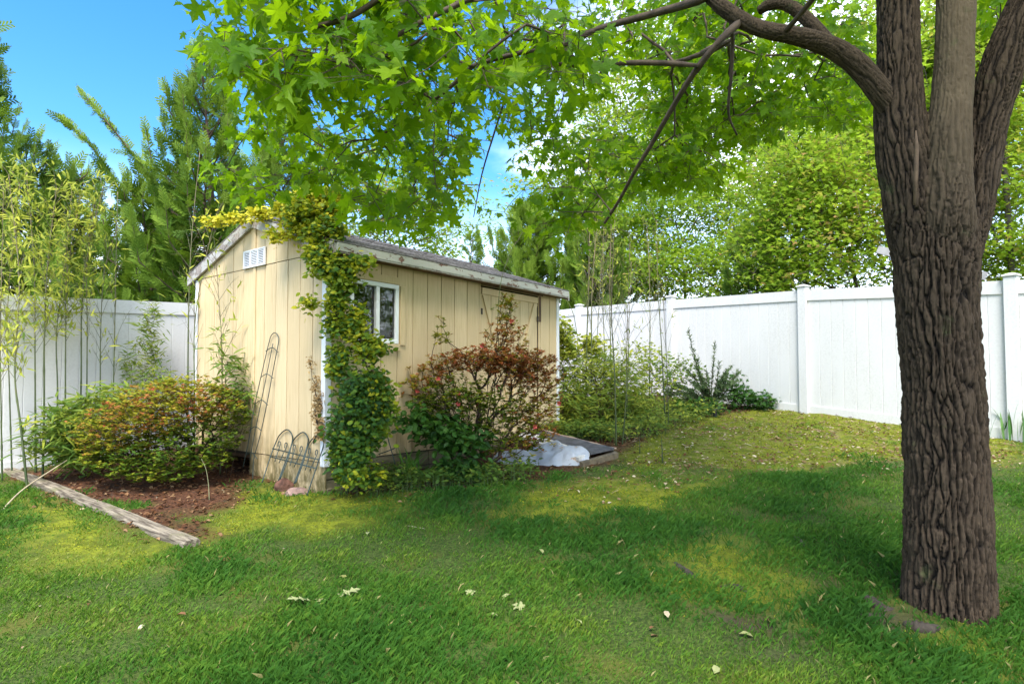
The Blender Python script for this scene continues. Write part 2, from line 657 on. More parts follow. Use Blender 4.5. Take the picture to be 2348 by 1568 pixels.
def m_glass():
    m, nt, b, out = mat_new('window glass')
    b.inputs['Base Color'].default_value = (.9, .95, .92, 1)
    b.inputs['Roughness'].default_value = .02
    b.inputs['IOR'].default_value = 1.5
    b.inputs['Transmission Weight'].default_value = 1.0
    return m


M_GLASS = m_glass()
SH0 = Vector((-1.625, 5.21))
ZB = 0.26
shed = empty('garden_shed', (SH0.x, SH0.y, ZB), math.atan2(.789, .614))
tag(shed, 'small cream yellow wooden garden shed with grey shingle roof', 'shed')
SL, SW = 3.66, 2.44                       # length along the eaves, width of the gable
PIT = .333
RIDGE = 2.885                             # top of roof boards at the ridge


def roofz(y):
    return RIDGE - PIT * abs(y - SW / 2)


def sbox(name, mat, lo, hi, ch=.002, parent=None):
    m = MB()
    m.box((lo[0], lo[1], lo[2] - ZB), (hi[0], hi[1], hi[2] - ZB), ch)
    return m.build(name, mat, parent or shed)


def gy(u, v, w):                          # gable outline (y, z) at depth x
    return (w, u, v - ZB)


# inner sheathing: keeps the shed closed and dark inside
for nm, lo, hi in (('sheathing', (.014, .014, .50), (.05, SW - .014, 2.375)), ('sheathing', (SL - .05, .014, .50), (SL - .014, SW - .014, 2.375)),
                   ('sheathing', (.051, SW - .05, .50), (SL - .051, SW - .014, 2.42))):
    sbox(nm, M_DARK, lo, hi, 0)
for lo, hi in (((.051, .014, .50), (.236, .05, 2.40)), ((.815, .014, .50), (2.06, .05, 2.40)), ((3.21, .014, .50), (SL - .051, .05, 2.40)),
               ((.237, .014, .50), (.814, .05, 1.59)), ((.237, .014, 2.18), (.814, .05, 2.40)), ((2.061, .014, 2.335), (3.209, .05, 2.40))):
    sbox('sheathing', M_DARK, lo, hi, 0)
sbox('floor_deck', M_BROWN, (.05, .02, .46), (SL - .05, SW - .02, .498), 0)
for xx in (.014, SL - .05):
    m = MB(); m.prism([(.02, 2.376), (SW - .02, 2.376), (SW - .02, roofz(0) - .1), (SW / 2, RIDGE - .1), (.02, roofz(0) - .1)], gy, xx, xx + .036)
    m.build('sheathing', M_DARK, shed)

NB = 12
bw = SW / NB
for i in range(NB):
    y0, y1 = i * bw + .0046, (i + 1) * bw - .0046
    if i == 0: y0 = .004
    if i == NB - 1: y1 = SW - .004
    dx = random.uniform(-.0012, .0012)
    sbox('siding_board', M_SIDE, (dx, y0, .529), (.0135, y1, 2.371), .0016)
    top = [(y1, roofz(y1) - .03), (y0, roofz(y0) - .03)]
    m = MB(); m.prism([(y0, 2.377), (y1, 2.377)] + top, gy, -.004 + dx, .0135)
    m.build('siding_board', M_SIDE, shed)
    # far gable
    m = MB(); m.prism([(y0, .529), (y1, .529)] + top, gy, SL - .0135, SL)
    m.build('siding_board', M_SIDE, shed)
for i in range(6):                         # skirt under the gable, open further left
    y0, y1 = i * .21 + .004, (i + 1) * .21 - .004
    lowz = .245 - .02 * random.random()
    m = MB(); m.prism([(y0, lowz), (y1, lowz + .01), (y1, .522), (y0, .522)], gy, .004 + random.uniform(0, .004), .022)
    m.build('skirt_board', M_SIDE, shed)
NL = 18
bl = SL / NL
OPEN = [(.237, .814, 1.594, 2.178), (2.06, 3.21, .529, 2.335)]
for i in range(NL):
    x0, x1 = i * bl + .0046, (i + 1) * bl - .0046
    cuts = [(x0, x1, .529, 2.40)]
    for a, bb, z0, z1 in OPEN:
        new = []
        for (p0, p1, q0, q1) in cuts:
            if p1 <= a or p0 >= bb:
                new.append((p0, p1, q0, q1)); continue
            if p0 < a: new.append((p0, a, q0, q1))
            if p1 > bb: new.append((bb, p1, q0, q1))
            l, r = max(p0, a), min(p1, bb)
            if z0 > q0 + .01: new.append((l, r, q0, z0))
            if z1 < q1 - .01: new.append((l, r, z1, q1))
        cuts = new
    dx = random.uniform(-.0012, .0012)
    for (p0, p1, q0, q1) in cuts:
        if p1 - p0 > .012:
            sbox('siding_board', M_SIDE, (p0, dx, q0), (p1, .0135, q1), .0016)
    sbox('siding_board', M_SIDE, (x0, SW - .0135, .529), (x1, SW, 2.40), .0025)
# corner boards
for cx, cy in ((0, 0), (SL, 0), (0, SW), (SL, SW)):
    sx, sy = (1 if cx == 0 else -1), (1 if cy == 0 else -1)
    m = MB()
    pts = [(-.014, -.014), (.046, -.014), (.046, -.0035), (-.0065, -.0035), (-.0065, .046), (-.014, .046)]
    P = [(cx + sx * u, cy + sy * v) for u, v in pts]
    n = len(P)
    z0, z1 = .495 - ZB, 2.36 - ZB
    m.poly([(x, y, z0) for x, y in P] + [(x, y, z1) for x, y in P],
           [tuple(range(n)), tuple(range(n, 2 * n))] + [(k, (k + 1) % n, n + (k + 1) % n, n + k) for k in range(n)])
    m.build('corner_trim', M_TRIM, shed)
# skirt planks along the front and blocks
for k, (z0, z1, d) in enumerate(((.235, .372, .012), (.380, .515, .006))):
    for a, bb in ((.012, 1.25), (1.256, 2.04), (2.046, SL - .01)):
        sbox('skirt_plank', M_PLANKG, (a, d + random.uniform(-.004, .004), z0), (bb, d + .03, z1), .004)
for xx, yy in ((.3, 1.3), (.3, 2.3), (1.8, 2.3), (3.4, 2.3), (3.4, .3), (1.8, 1.2)):
    sbox('foundation_block', M_PLANKG, (xx - .1, yy - .1, .15), (xx + .1, yy + .1, .459), .006)

# window
win = empty('window', (0, 0, 0)); win.parent = shed
WX0, WX1, WZ0, WZ1 = .237, .814, 1.598, 2.174
fw = .042
for lo, hi in (((WX0, -.022, WZ0), (WX1, .03, WZ0 + fw)), ((WX0, -.022, WZ1 - fw), (WX1, .03, WZ1)),
               ((WX0, -.0215, WZ0 + fw), (WX0 + fw, .03, WZ1 - fw)), ((WX1 - fw, -.0215, WZ0 + fw), (WX1, .03, WZ1 - fw))):
    sbox('window_frame', M_VINYL, lo, hi, .003, win)
xm = WX0 + .30
sbox('meeting_stile', M_VINYL, (xm, -.018, WZ0 + fw + .001), (xm + .042, .02, WZ1 - fw - .001), .003, win)
sbox('pane', M_GLASS, (xm + .0425, .002, WZ0 + fw), (WX1 - fw - .0005, .006, WZ1 - fw), 0, win)
sbox('pane', M_GLASS, (WX0 + fw + .0005, .018, WZ0 + fw), (xm - .0005, .022, WZ1 - fw), 0, win)
sbox('inner_sash', M_VINYL, (WX1 - fw - .075, .032, WZ0 + fw), (WX1 - fw - .03, .045, WZ1 - fw), .002, win)
sbox('inner_sash', m_plain('dull inner sash', (.3, .32, .3), .5), (xm - .055, .032, WZ0 + fw), (xm - .025, .045, WZ1 - fw), .002, win)
sbox('sash_latch', M_DARK, (.70, -.026, WZ0 + .012), (.735, -.0225, WZ0 + .018), 0, win)
M_SCR = m_plain('dark bug screen', (.03, .03, .03), .9)
sbox('bug_screen', M_SCR, (WX0 + fw, .024, WZ0 + fw), (xm - .056, .026, WZ1 - fw), 0, win)
sbox('head_casing', M_SIDE, (.14, -.017, WZ1 + .006), (.835, -.0025, WZ1 + .078), .003, win)
sbox('side_casing', M_SIDE, (.838, -.020, WZ0 - .012), (.905, -.0025, WZ1 - .004), .003, win)
sbox('side_casing', M_SIDE, (.155, -.020, WZ0 - .012), (.228, -.0025, WZ1 - .004), .003, win)
sbox('window_sill', M_SIDE, (.14, -.034, WZ0 - .070), (.825, -.0025, WZ0 - .005), .004, win)

# double door with diagonal braces
for k, (a, bb) in enumerate(((2.075, 2.632), (2.640, 3.195))):
    d = empty('door', (0, 0, 0)); d.parent = shed
    n = 3
    w = (bb - a) / n
    for j in range(n):
        sbox('door_plank', M_SIDE, (a + j * w + .004, .012, .54), (a + (j + 1) * w - .004, .028, 2.318), .002, d)
    for z in (.56, 2.235):
        sbox('door_rail', M_SIDE, (a + .006, -.008, z), (bb - .006, .0115, z + .078), .003, d)
    x0, x1 = (a + .05, bb - .02) if k == 0 else (bb - .05, a + .02)
    s = 1 if k == 0 else -1
    m = MB()
    m.prism([(x0 - s * .035, 2.225), (x0 + s * .045, 2.225), (x1 + s * .02, 1.02), (x1 - s * .06, 1.02)], lambda u, v, w_: (u, w_, v - ZB), -.007, .0112)
    m.build('door_brace', M_SIDE, d)
    m = MB()
    m.prism([(x1 - s * .06, 1.01), (x1 + s * .02, 1.01), (x0 + s * .045, .645), (x0 - s * .035, .645)], lambda u, v, w_: (u, w_, v - ZB), -.007, .0112)
    m.build('door_brace', M_SIDE, d)
    for z in (.75, 2.0):
        sbox('hinge', M_DARK, (a - .012 if k == 0 else bb - .02, -.003, z), (a + .02 if k == 0 else bb + .012, .0015, z + .07), .001, d)
sbox('door_header', M_BROWN, (2.06, -.012, 2.337), (3.30, -.003, 2.363), .002)
sbox('bare_patch_board', M_BROWN, (3.215, -.006, 2.0), (3.26, -.0025, 2.33), .002)

# gable vent
vent = empty('gable_vent', (0, 0, 0)); vent.parent = shed
V0, V1, Z0, Z1 = .985, 1.395, 2.372, 2.55
sbox('vent_back', M_DARK, (-.009, V0, Z0), (-.0075, V1, Z1), 0, vent)
for y0, y1 in ((V0, V0 + .022), (V0 + .126, V0 + .144), (V0 + .266, V0 + .284), (V1 - .022, V1)):
    sbox('vent_stile', M_VENT, (-.026, y0, Z0 + .0145), (-.010, y1, Z1 - .0145), .002, vent)
for z in (Z0, Z1 - .014):
    sbox('vent_rail', M_VENT, (-.0265, V0, z), (-.010, V1, z + .014), .002, vent)
for y0, y1 in ((V0 + .0225, V0 + .1255), (V0 + .1445, V0 + .2655), (V0 + .2845, V1 - .0225)):
    for j in range(9):
        z = Z0 + .018 + j * .0165
        m = MB(); m.prism([(-.024, z), (-.022, z), (-.011, z + .014), (-.013, z + .014)], lambda u, v, w_: (u, w_, v - ZB), y0, y1)
        m.build('vent_slat', M_VENT, vent)
sbox('batten', M_SIDE, (-.020, 1.175, Z1 + .002), (-.0055, 1.255, RIDGE - .115), .003)
sbox('batten', M_SIDE, (-.012, 1.175, .53), (-.0015, 1.225, Z0 - .004), .003)

# roof
OV = .15
m = MB()
for xs_ in (0,):
    pts = [(-OV, roofz(-OV) - .028), (-OV, roofz(-OV)), (SW / 2, RIDGE), (SW + OV, roofz(SW + OV)), (SW + OV, roofz(SW + OV) - .028), (SW / 2, RIDGE - .03)]
    m.poly([(x, y, z - ZB) for x in (-.018, SL + .018) for y, z in pts],
           [(0, 1, 2, 5), (5, 2, 3, 4), (6, 11, 8, 7), (11, 10, 9, 8), (0, 6, 7, 1), (1, 7, 8, 2), (2, 8, 9, 3), (3, 9, 10, 4), (4, 10, 11, 5), (5, 11, 6, 0)])
roof = m.build('roof', M_BROWN, shed)
ang = math.atan(PIT)
sb = MB(); sb.box((0, 0, 0), (.299, .205, .011), .002)
sh_me = sb.mesh('shingle'); sh_me.materials.append(M_SHIN)
slope_len = (SW / 2 + OV + .02) / math.cos(ang)
for side in (0, 1):
    ncourse = 10
    exp = slope_len / ncourse
    for c in range(ncourse):
        off = -.045 - (.15 if c % 2 else 0)
        for k in range(13):
            x = off + k * .305
            if x > SL + .04: continue
            o = bpy.data.objects.new('shingle', sh_me); COL.objects.link(o); o.parent = roof
            s = c * exp
            yy = -OV - .022 + s * math.cos(ang)
            zz = RIDGE - PIT * (SW / 2 + OV + .022) + s * math.sin(ang) + .010
            w = .299
            x0, x1 = max(x, -.045), min(x + w, SL + .045)
            if x1 - x0 < .03:
                bpy.data.objects.remove(o); continue
            o.scale = ((x1 - x0) / w, 1, 1)
            tilt = ang - R(2.3) + R(random.uniform(-.6, .6))
            if side == 0:
                o.location = (x0, yy, zz - ZB + random.uniform(0, .003)); o.rotation_euler = (tilt, 0, 0)
            else:
                o.location = (x1, SW - yy, zz - ZB + random.uniform(0, .003)); o.rotation_euler = (tilt, 0, math.pi)
cb = MB(); cb.poly([(0, -.13, -.13 * PIT), (0, 0, .004), (0, .13, -.13 * PIT), (.3, -.13, -.13 * PIT), (.3, 0, .004), (.3, .13, -.13 * PIT),
                    (0, -.13, -.13 * PIT - .006), (0, 0, -.004), (0, .13, -.13 * PIT - .006), (.3, -.13, -.13 * PIT - .006), (.3, 0, -.004), (.3, .13, -.13 * PIT - .006)],
                   [(0, 1, 4, 3), (1, 2, 5, 4), (6, 9, 10, 7), (7, 10, 11, 8), (0, 3, 9, 6), (2, 8, 11, 5), (0, 6, 7, 1), (1, 7, 8, 2), (3, 4, 10, 9), (4, 5, 11, 10)])
cap_me = cb.mesh('ridge_shingle'); cap_me.materials.append(M_SHIN)
for k in range(13):
    o = bpy.data.objects.new('ridge_shingle', cap_me); COL.objects.link(o); o.parent = roof
    o.location = (-.045 + k * .287, SW / 2, RIDGE + .030 - ZB); o.rotation_euler = (0, R(-1.2), 0)
# rake boards on both gables, fascia on both eaves
for xa, xb in ((-.0425, -.0185), (SL + .0185, SL + .0425)):
    for s in (0, 1):
        a, bb = (-OV - .01, SW / 2 - .012) if s == 0 else (SW / 2 + .012, SW + OV + .01)
        m = MB(); m.prism([(a, roofz(a) - .112), (bb, roofz(bb) - .112), (bb, roofz(bb) + .002), (a, roofz(a) + .002)], gy, xa, xb)
        m.build('rake_board', M_RAKE, shed)
        m = MB(); m.prism([(a + .012, roofz(a) - .098), (bb, roofz(bb) - .106), (bb, roofz(bb) - .03), (a + .012, roofz(a) - .03)], gy, (xa + .02) if xa < 0 else xa - .019, (xb + .0155) if xa < 0 else xb - .0205)
        m.build('rake_blocking', M_BROWN, shed)
    sbox('rake_peak_block', M_RAKE, (xa, SW / 2 - .011, RIDGE - .125), (xb, SW / 2 + .011, RIDGE + .002), .002)
for y0, y1 in ((-OV - .021, -OV - .001), (SW + OV + .001, SW + OV + .021)):
    sbox('fascia', M_FASC, (-.018, y0, roofz(-OV) - .072), (SL + .018, y1, roofz(-OV) + .006), .003)
    sbox('fascia_lip', M_RAKE, (-.016, (y0 + .004), roofz(-OV) - .086), (SL + .016, y1 + .012 if y0 < 0 else y1, roofz(-OV) - .0725), .002)
sbox('soffit', M_BROWN, (-.016, -OV + .0125, 2.352), (SL + .016, -.003, 2.362), 0)

# ---------------------------------------------------------------- white vinyl fences
def m_fence():
    m, nt, b, _ = mat_new('white fence vinyl')
    d = noise(nt, 40, 6, .7, coord='World')
    s = noise(nt, 3, 5, .6, (1, 1, .3), 'World')
    c = mixc(nt, ramp(nt, d, .3, .62), (.57, .56, .53), (.665, .655, .63))
    c = mixc(nt, ramp(nt, s, .35, .7), c, (.67, .66, .635))
    al = ramp(nt, noise(nt, 6, 6, .7, (1, 1, .25), 'World'), .66, .82)
    mm = nt.nodes.new('ShaderNodeMath'); mm.operation = 'MULTIPLY'; mm.inputs[1].default_value = .5
    nt.links.new(al, mm.inputs[0])
    c = mixc(nt, mm.outputs[0], c, (.50, .52, .36))
    nt.links.new(c, b.inputs['Base Color'])
    b.inputs['Roughness'].default_value = .42
    b.inputs['Specular IOR Level'].default_value = .35
    return m


M_FENCE = m_fence()


def fence(name, label, posts, tops, group):
    """posts: xy; tops: z of the top rail at each post"""
    root = empty(name, (posts[0][0], posts[0][1], float(gz(*posts[0]))))
    tag(root, label, 'fence', group)
    for i, (x, y) in enumerate(posts):
        zt = tops[i]
        zb = float(gz(x, y)) - .15
        j = min(i, len(posts) - 2)
        rz = math.atan2(posts[j + 1][1] - posts[j][1], posts[j + 1][0] - posts[j][0])
        m = MB(); m.box((-.0635, -.0635, zb), (.0635, .0635, zt + .045), .004)
        p = m.build('post', M_FENCE, root, ws=True)
        p.location = (x, y, 0); p.rotation_euler = (0, 0, rz)
        m = MB()
        m.box((-.078, -.078, zt + .0455), (.078, .078, zt + .068), .004)
        m.poly([(-.066, -.066, zt + .0685), (.066, -.066, zt + .0685), (.066, .066, zt + .0685), (-.066, .066, zt + .0685), (-.02, -.02, zt + .088), (.02, -.02, zt + .088), (.02, .02, zt + .088), (-.02, .02, zt + .088)],
               [(3, 2, 1, 0), (4, 5, 6, 7), (0, 1, 5, 4), (1, 2, 6, 5), (2, 3, 7, 6), (3, 0, 4, 7)])
        c = link('post_cap', m.mesh('post_cap'), M_FENCE, p)
    for i in range(len(posts) - 1):
        a, b = Vector(posts[i]), Vector(posts[i + 1])
        d = (b - a); L = d.length; d.normalize()
        rz = math.atan2(d.y, d.x)
        za, zb_ = tops[i], tops[i + 1]
        ga, gb = float(gz(*a)), float(gz(*b))

        def seg(nm, s0, s1, za0, za1, zb0, zb1, th, ch=0):
            m = MB()
            P = [(s0, -th, za0), (s1, -th, zb0), (s1, th, zb0), (s0, th, za0), (s0, -th, za1), (s1, -th, zb1), (s1, th, zb1), (s0, th, za1)]
            if ch:
                c = ch
                P2 = [(s0, -th + c), (s0 + c, -th), (s1 - c, -th), (s1, -th + c), (s1, th - c), (s1 - c, th), (s0 + c, th), (s0, th - c)]
                lo = lambda s: za0 + (zb0 - za0) * (s - s0) / (s1 - s0)
                hi = lambda s: za1 + (zb1 - za1) * (s - s0) / (s1 - s0)
                m.poly([(s, t, lo(s)) for s, t in P2] + [(s, t, hi(s)) for s, t in P2], [tuple(range(8)), tuple(range(8, 16))] + [(k, (k + 1) % 8, 8 + (k + 1) % 8, 8 + k) for k in range(8)])
            else:
                m.poly(P, [(3, 2, 1, 0), (4, 5, 6, 7), (0, 1, 5, 4), (1, 2, 6, 5), (2, 3, 7, 6), (3, 0, 4, 7)])
            o = m.build(nm, M_FENCE, root, ws=True)
            o.location = (a.x, a.y, 0); o.rotation_euler = (0, 0, rz)
        s0, s1 = .064, L - .064
        lin = lambda p, q, s: p + (q - p) * s / L
        seg('top_rail', s0, s1, lin(za, zb_, s0) - .155, lin(za, zb_, s0), lin(za, zb_, s1) - .155, lin(za, zb_, s1), .026)
        seg('bottom_rail', s0, s1, lin(ga, gb, s0) - .04, lin(ga, gb, s0) + .115, lin(ga, gb, s1) - .04, lin(ga, gb, s1) + .115, .026)
        n = 14
        w = (s1 - s0) / n
        for k in range(n):
            p, q = s0 + k * w + .0012, s0 + (k + 1) * w - .0012
            seg('board', p, q, lin(ga, gb, p) + .10, lin(za, zb_, p) - .14, lin(ga, gb, q) + .10, lin(za, zb_, q) - .14, .011, .0042)
    return root


rp = [tuple(RFA + RFD * (2.44 * k)) for k in range(-1, 5)]
fence('vinyl_fence', 'long white vinyl fence behind the maple trunk on the right', rp, [2.25, 2.394, 2.575, 2.69, 2.785, 2.83], 'white fences round the yard')
lp = [tuple(LFA + LFD * (-.55 + 2.44 * k)) for k in range(-1, 5)]
fence('vinyl_fence', 'white vinyl fence behind the bamboo at the left edge', lp, [1.96, 2.105, 2.245, 2.39, 2.53, 2.68], 'white fences round the yard')
# ---------------------------------------------------------------- growing plants
def unit(a):
    a = np.asarray(a, float)
    return a / np.maximum(np.linalg.norm(a, axis=-1, keepdims=True), 1e-9)


def frames(direction, normal):
    """rotation matrices whose +Y runs along direction and +Z near normal"""
    y = unit(direction)
    x = unit(np.cross(y, normal))
    z = np.cross(x, y)
    return np.stack([x, y, z], -1)


def scatter(T, F, P, Rm, S, tint=None):
    """copies of template verts T / faces F at points P, rotations Rm, sizes S -> V, faces, tint per vertex"""
    n, v = len(P), len(T)
    S = np.broadcast_to(np.asarray(S, float), (n,))
    V = np.einsum('nij,vj->nvi', Rm, T) * S[:, None, None] + np.asarray(P)[:, None, :]
    Fs = (np.asarray(F)[None] + (np.arange(n) * v)[:, None, None]).reshape(-1, np.asarray(F).shape[1])
    t = np.repeat(np.zeros(n) if tint is None else tint, v)
    return V.reshape(-1, 3), Fs, t


def grow(seedP, seedPar, targets, step=.12, alpha=.35, jit=.12, droop=0.0, rng=RNG):
    """twigs from a seed skeleton to every target: nearest join, balanced against path length"""
    P = [np.array(p, float) for p in seedP]
    par = list(seedPar)
    pl = [0.0] * len(P)
    for i in range(len(P)):
        if par[i] >= 0:
            pl[i] = pl[par[i]] + float(np.linalg.norm(P[i] - P[par[i]]))
    T = np.asarray(targets, float)
    best = np.full(len(T), 1e9)
    who = np.zeros(len(T), int)
    A = np.array(P)
    for i in range(len(A)):
        c = np.linalg.norm(T - A[i], axis=1) + alpha * pl[i]
        m = c < best
        best[m] = c[m]; who[m] = i
    left = np.ones(len(T), bool)
    tip = np.zeros(len(T), int)
    for _ in range(len(T)):
        k = int(np.argmin(np.where(left, best, 1e9)))
        left[k] = False
        a = who[k]
        p0, p1 = P[a], T[k]
        L = float(np.linalg.norm(p1 - p0))
        n = max(1, int(round(L / step)))
        last = a
        off = rng.normal(0, jit * L, 3)
        for s in range(1, n + 1):
            t = s / n
            q = p0 + (p1 - p0) * t + off * (t * (1 - t)) * 1.2
            q[2] += droop * L * t * (1 - t)
            P.append(q); par.append(last)
            pl.append(pl[last] + L / n)
            last = len(P) - 1
            c = np.linalg.norm(T - q, axis=1) + alpha * pl[last]
            m = left & (c < best)
            best[m] = c[m]; who[m] = last
        tip[k] = last
    return np.array(P), np.array(par), tip


def skeleton(polys):
    """polylines -> seed nodes; each later line starts from the nearest node already there"""
    P, par = [], []
    for pl in polys:
        for i, p in enumerate(pl):
            p = np.array(p, float)
            if i == 0:
                if P:
                    d = np.linalg.norm(np.array(P) - p, axis=1)
                    par.append(int(np.argmin(d)))
                else:
                    par.append(-1)
            else:
                par.append(len(P) - 1)
            P.append(p)
    return P, par


def limb_mesh(name, P, par, rtip=.0025, pw=.45, k=5, rmax=.2, skip=None, rfix=None):
    """tapered twigs: thickness from the number of tips beyond each node"""
    n = len(P)
    load = np.zeros(n)
    hasc = np.zeros(n, bool)
    hasc[par[par >= 0]] = True
    load[~hasc] = 1
    for i in range(n - 1, -1, -1):
        if par[i] >= 0 and par[i] < i:
            load[par[i]] += load[i]
    r = np.minimum(rtip * np.maximum(load, 1) ** pw, rmax)
    if rfix is not None:
        r[:len(rfix)] = np.maximum(np.where(np.isnan(rfix), 0, rfix), np.where(np.isnan(rfix), r[:len(rfix)], 0))
    d = np.zeros((n, 3))
    ok = par >= 0
    d[ok] = P[ok] - P[par[ok]]
    d[~ok] = (0, 0, 1)
    d = unit(d)
    ref = np.where(np.abs(d[:, 2:3]) > .9, np.array([[1., 0, 0]]), np.array([[0, 0, 1.]]))
    x = unit(np.cross(d, ref))
    y = np.cross(d, x)
    a = np.arange(k) * 2 * np.pi / k
    V = P[:, None, :] + r[:, None, None] * (x[:, None, :] * np.cos(a)[None, :, None] + y[:, None, :] * np.sin(a)[None, :, None])
    e = np.nonzero(ok)[0]
    if skip is not None:
        e = e[~skip[e]]
    # a child ring that starts at a thick node must not be thicker than itself
    pr = par[e]
    big = r[pr] > r[e] * 1.35
    # those edges get a ring of their own
    Vx = P[pr[big]][:, None, :] + (r[e[big]] * 1.15)[:, None, None] * (x[e[big]][:, None, :] * np.cos(a)[None, :, None] + y[e[big]][:, None, :] * np.sin(a)[None, :, None])
    base = np.where(big, 0, pr * k)
    base[big] = n * k + np.arange(big.sum()) * k
    j = np.arange(k)
    F = np.stack([base[:, None] + j, base[:, None] + (j + 1) % k, e[:, None] * k + (j + 1) % k, e[:, None] * k + j], -1).reshape(-1, 4)
    VV = np.concatenate([V.reshape(-1, 3), Vx.reshape(-1, 3)])
    used = np.unique(F)
    re = np.full(len(VV), -1); re[used] = np.arange(len(used))
    return np_mesh(name, VV[used], re[F], True), r


def ribbons(A, B, w):
    """thin flat strips from A to B"""
    d = unit(B - A)
    s = unit(np.cross(d, np.array([0.1, 1.0, 0.2]))) * w
    n = len(A)
    V = np.stack([A - s, A + s, B + s * .6, B - s * .6], 1).reshape(-1, 3)
    F = (np.arange(n) * 4)[:, None] + np.arange(4)[None]
    return V, F


# leaf shapes: stalk at the origin, tip along +Y, upper face +Z
def outline_leaf(half, centre=(0, .35), curl=.25, fold=.15):
    pts = [(x, y) for x, y in half] + [(-x, y) for x, y in half[::-1] if abs(x) > 1e-6]
    V = [(centre[0], centre[1], 0)] + [(x, y, 0) for x, y in pts]
    V = np.array(V, float)
    V[:, 2] = -curl * (V[:, 1] - .3) ** 2 + fold * np.abs(V[:, 0]) - .25 * V[:, 0] ** 2
    n = len(pts)
    F = np.array([(0, 1 + i, 1 + (i + 1) % n) for i in range(n)])
    return V, F


MAPLE_T, MAPLE_F = outline_leaf([(0, 0), (.24, -.10), (.46, .02), (.30, .18), (.47, .30), (.66, .52), (.45, .56), (.20, .49), (.25, .70), (.12, .80), (0, 1.08)])
def curled(c, f, tw):
    T = MAPLE_T.copy()
    T[:, 2] = -c * (T[:, 1] - .25) ** 2 * np.sign(T[:, 1] - .05) + f * np.abs(T[:, 0]) - .5 * f * T[:, 0] ** 2 + tw * T[:, 0] * T[:, 1]
    T[:, 0] *= 1 - .12 * abs(f)
    return T


MAPLE_V = [MAPLE_T, curled(.55, .30, .2), curled(.15, -.25, -.25), curled(.8, .12, -.15), curled(-.2, .4, .1)]
SMAP_T, SMAP_F = outline_leaf([(0, 0), (.30, .0), (.24, .2), (.52, .5), (.2, .5), (0, 1)], curl=.3)
LOBE_T = np.array([(0, 0, 0), (.45, .42, .05), (.14, .52, .0), (0, 1, -.1), (-.14, .52, .0), (-.45, .42, .05)])
LOBE_F = np.array([(0, 1, 2), (0, 2, 3), (0, 3, 4), (0, 4, 5)])
OVAL_T = np.array([(0, 0, 0), (.27, .3, .06), (.24, .68, .05), (0, 1, -.06), (-.24, .68, .05), (-.27, .3, .06), (0, .5, 0)])
OV4_F = np.array([(0, 1, 5), (1, 2, 4), (1, 4, 5), (2, 3, 4)])
OV4_T = OVAL_T[:6]
OVAL_F = np.array([(6, 0, 1), (6, 1, 2), (6, 2, 3), (6, 3, 4), (6, 4, 5), (6, 5, 0)])
RHOM_T = np.array([(0, 0, 0), (.26, .45, .06), (0, 1, -.05), (-.26, .45, .06)])
RHOM_F = np.array([(0, 1, 2), (0, 2, 3)])
LANCE_T = np.array([(0, 0, 0), (.075, .25, .02), (.06, .6, 0), (0, 1, -.10), (-.06, .6, 0), (-.075, .25, .02)])
LANCE_F = np.array([(0, 1, 5), (1, 2, 4), (1, 4, 5), (2, 3, 4)])

M_MLEAF = m_leaf('maple leaf', [(0, (.03, .085, .004)), (.45, (.09, .20, .006)), (1, (.27, .40, .008))], (.50, .77, .006), .55)


def m_bark(name, dark, light, moss=.0):
    m, nt, b, _ = mat_new(name)
    a = nt.nodes.new('ShaderNodeAttribute'); a.attribute_name = 'ridge'
    s = nt.nodes.new('ShaderNodeAttribute'); s.attribute_name = 'smoothbark'
    n = noise(nt, 38, 6, .65, (1, 1, .35), 'World')
    n2 = noise(nt, 160, 4, .6, (1, 1, .5), 'World')
    mid = tuple(.38 * q for q in light)
    c = mixc(nt, ramp(nt, a.outputs['Fac'], .18, .5), dark, mid)  # furrow shade painted into the colour: near black creases, paler ridge tops
    c = mixc(nt, ramp(nt, a.outputs['Fac'], .5, .95), c, light)
    c = mixc(nt, ramp(nt, noise(nt, 120, 4, .6, (1, 1, .14), 'World'), .45, .7), c, mid)
    c = mixc(nt, ramp(nt, n, .58, .74), c, tuple(min(1, 1.4 * q) for q in light))
    c = mixc(nt, s.outputs['Fac'], c, mixc(nt, n, (.07, .050, .030), (.17, .128, .078)))
    if moss:
        c = mixc(nt, ramp(nt, noise(nt, 5, 5, coord='World'), .62, .78), c, (.09, .10, .04))
    nt.links.new(c, b.inputs['Base Color'])
    b.inputs['Roughness'].default_value = .9
    b.inputs['Specular IOR Level'].default_value = .2
    bump(nt, b, n2, .5, .006)
    return m


M_BARK = m_bark('furrowed maple bark', (.0025, .0018, .0012), (.068, .047, .029), .1)
M_TWIG = m_plain('maple twig bark', (.075, .052, .035), .85, .35, 14)

TD = 3.10                                         # distance of the trunk
PXM = FPX / TD


def stem(pts, n=6, k_=.97):
    """(px, py, depth offset, half width px) -> dense centre line with radii"""
    C = curve_pts([(p[0], p[1], p[2], p[3]) for p in pts], n)
    out, rad = [], []
    for px, py, dd, hw in C:
        out.append(at(px, py, TD + dd)); rad.append(hw * k_ * math.cos(math.atan((px - CX) / FPX)) / FPX * (TD + dd))
    return out, rad


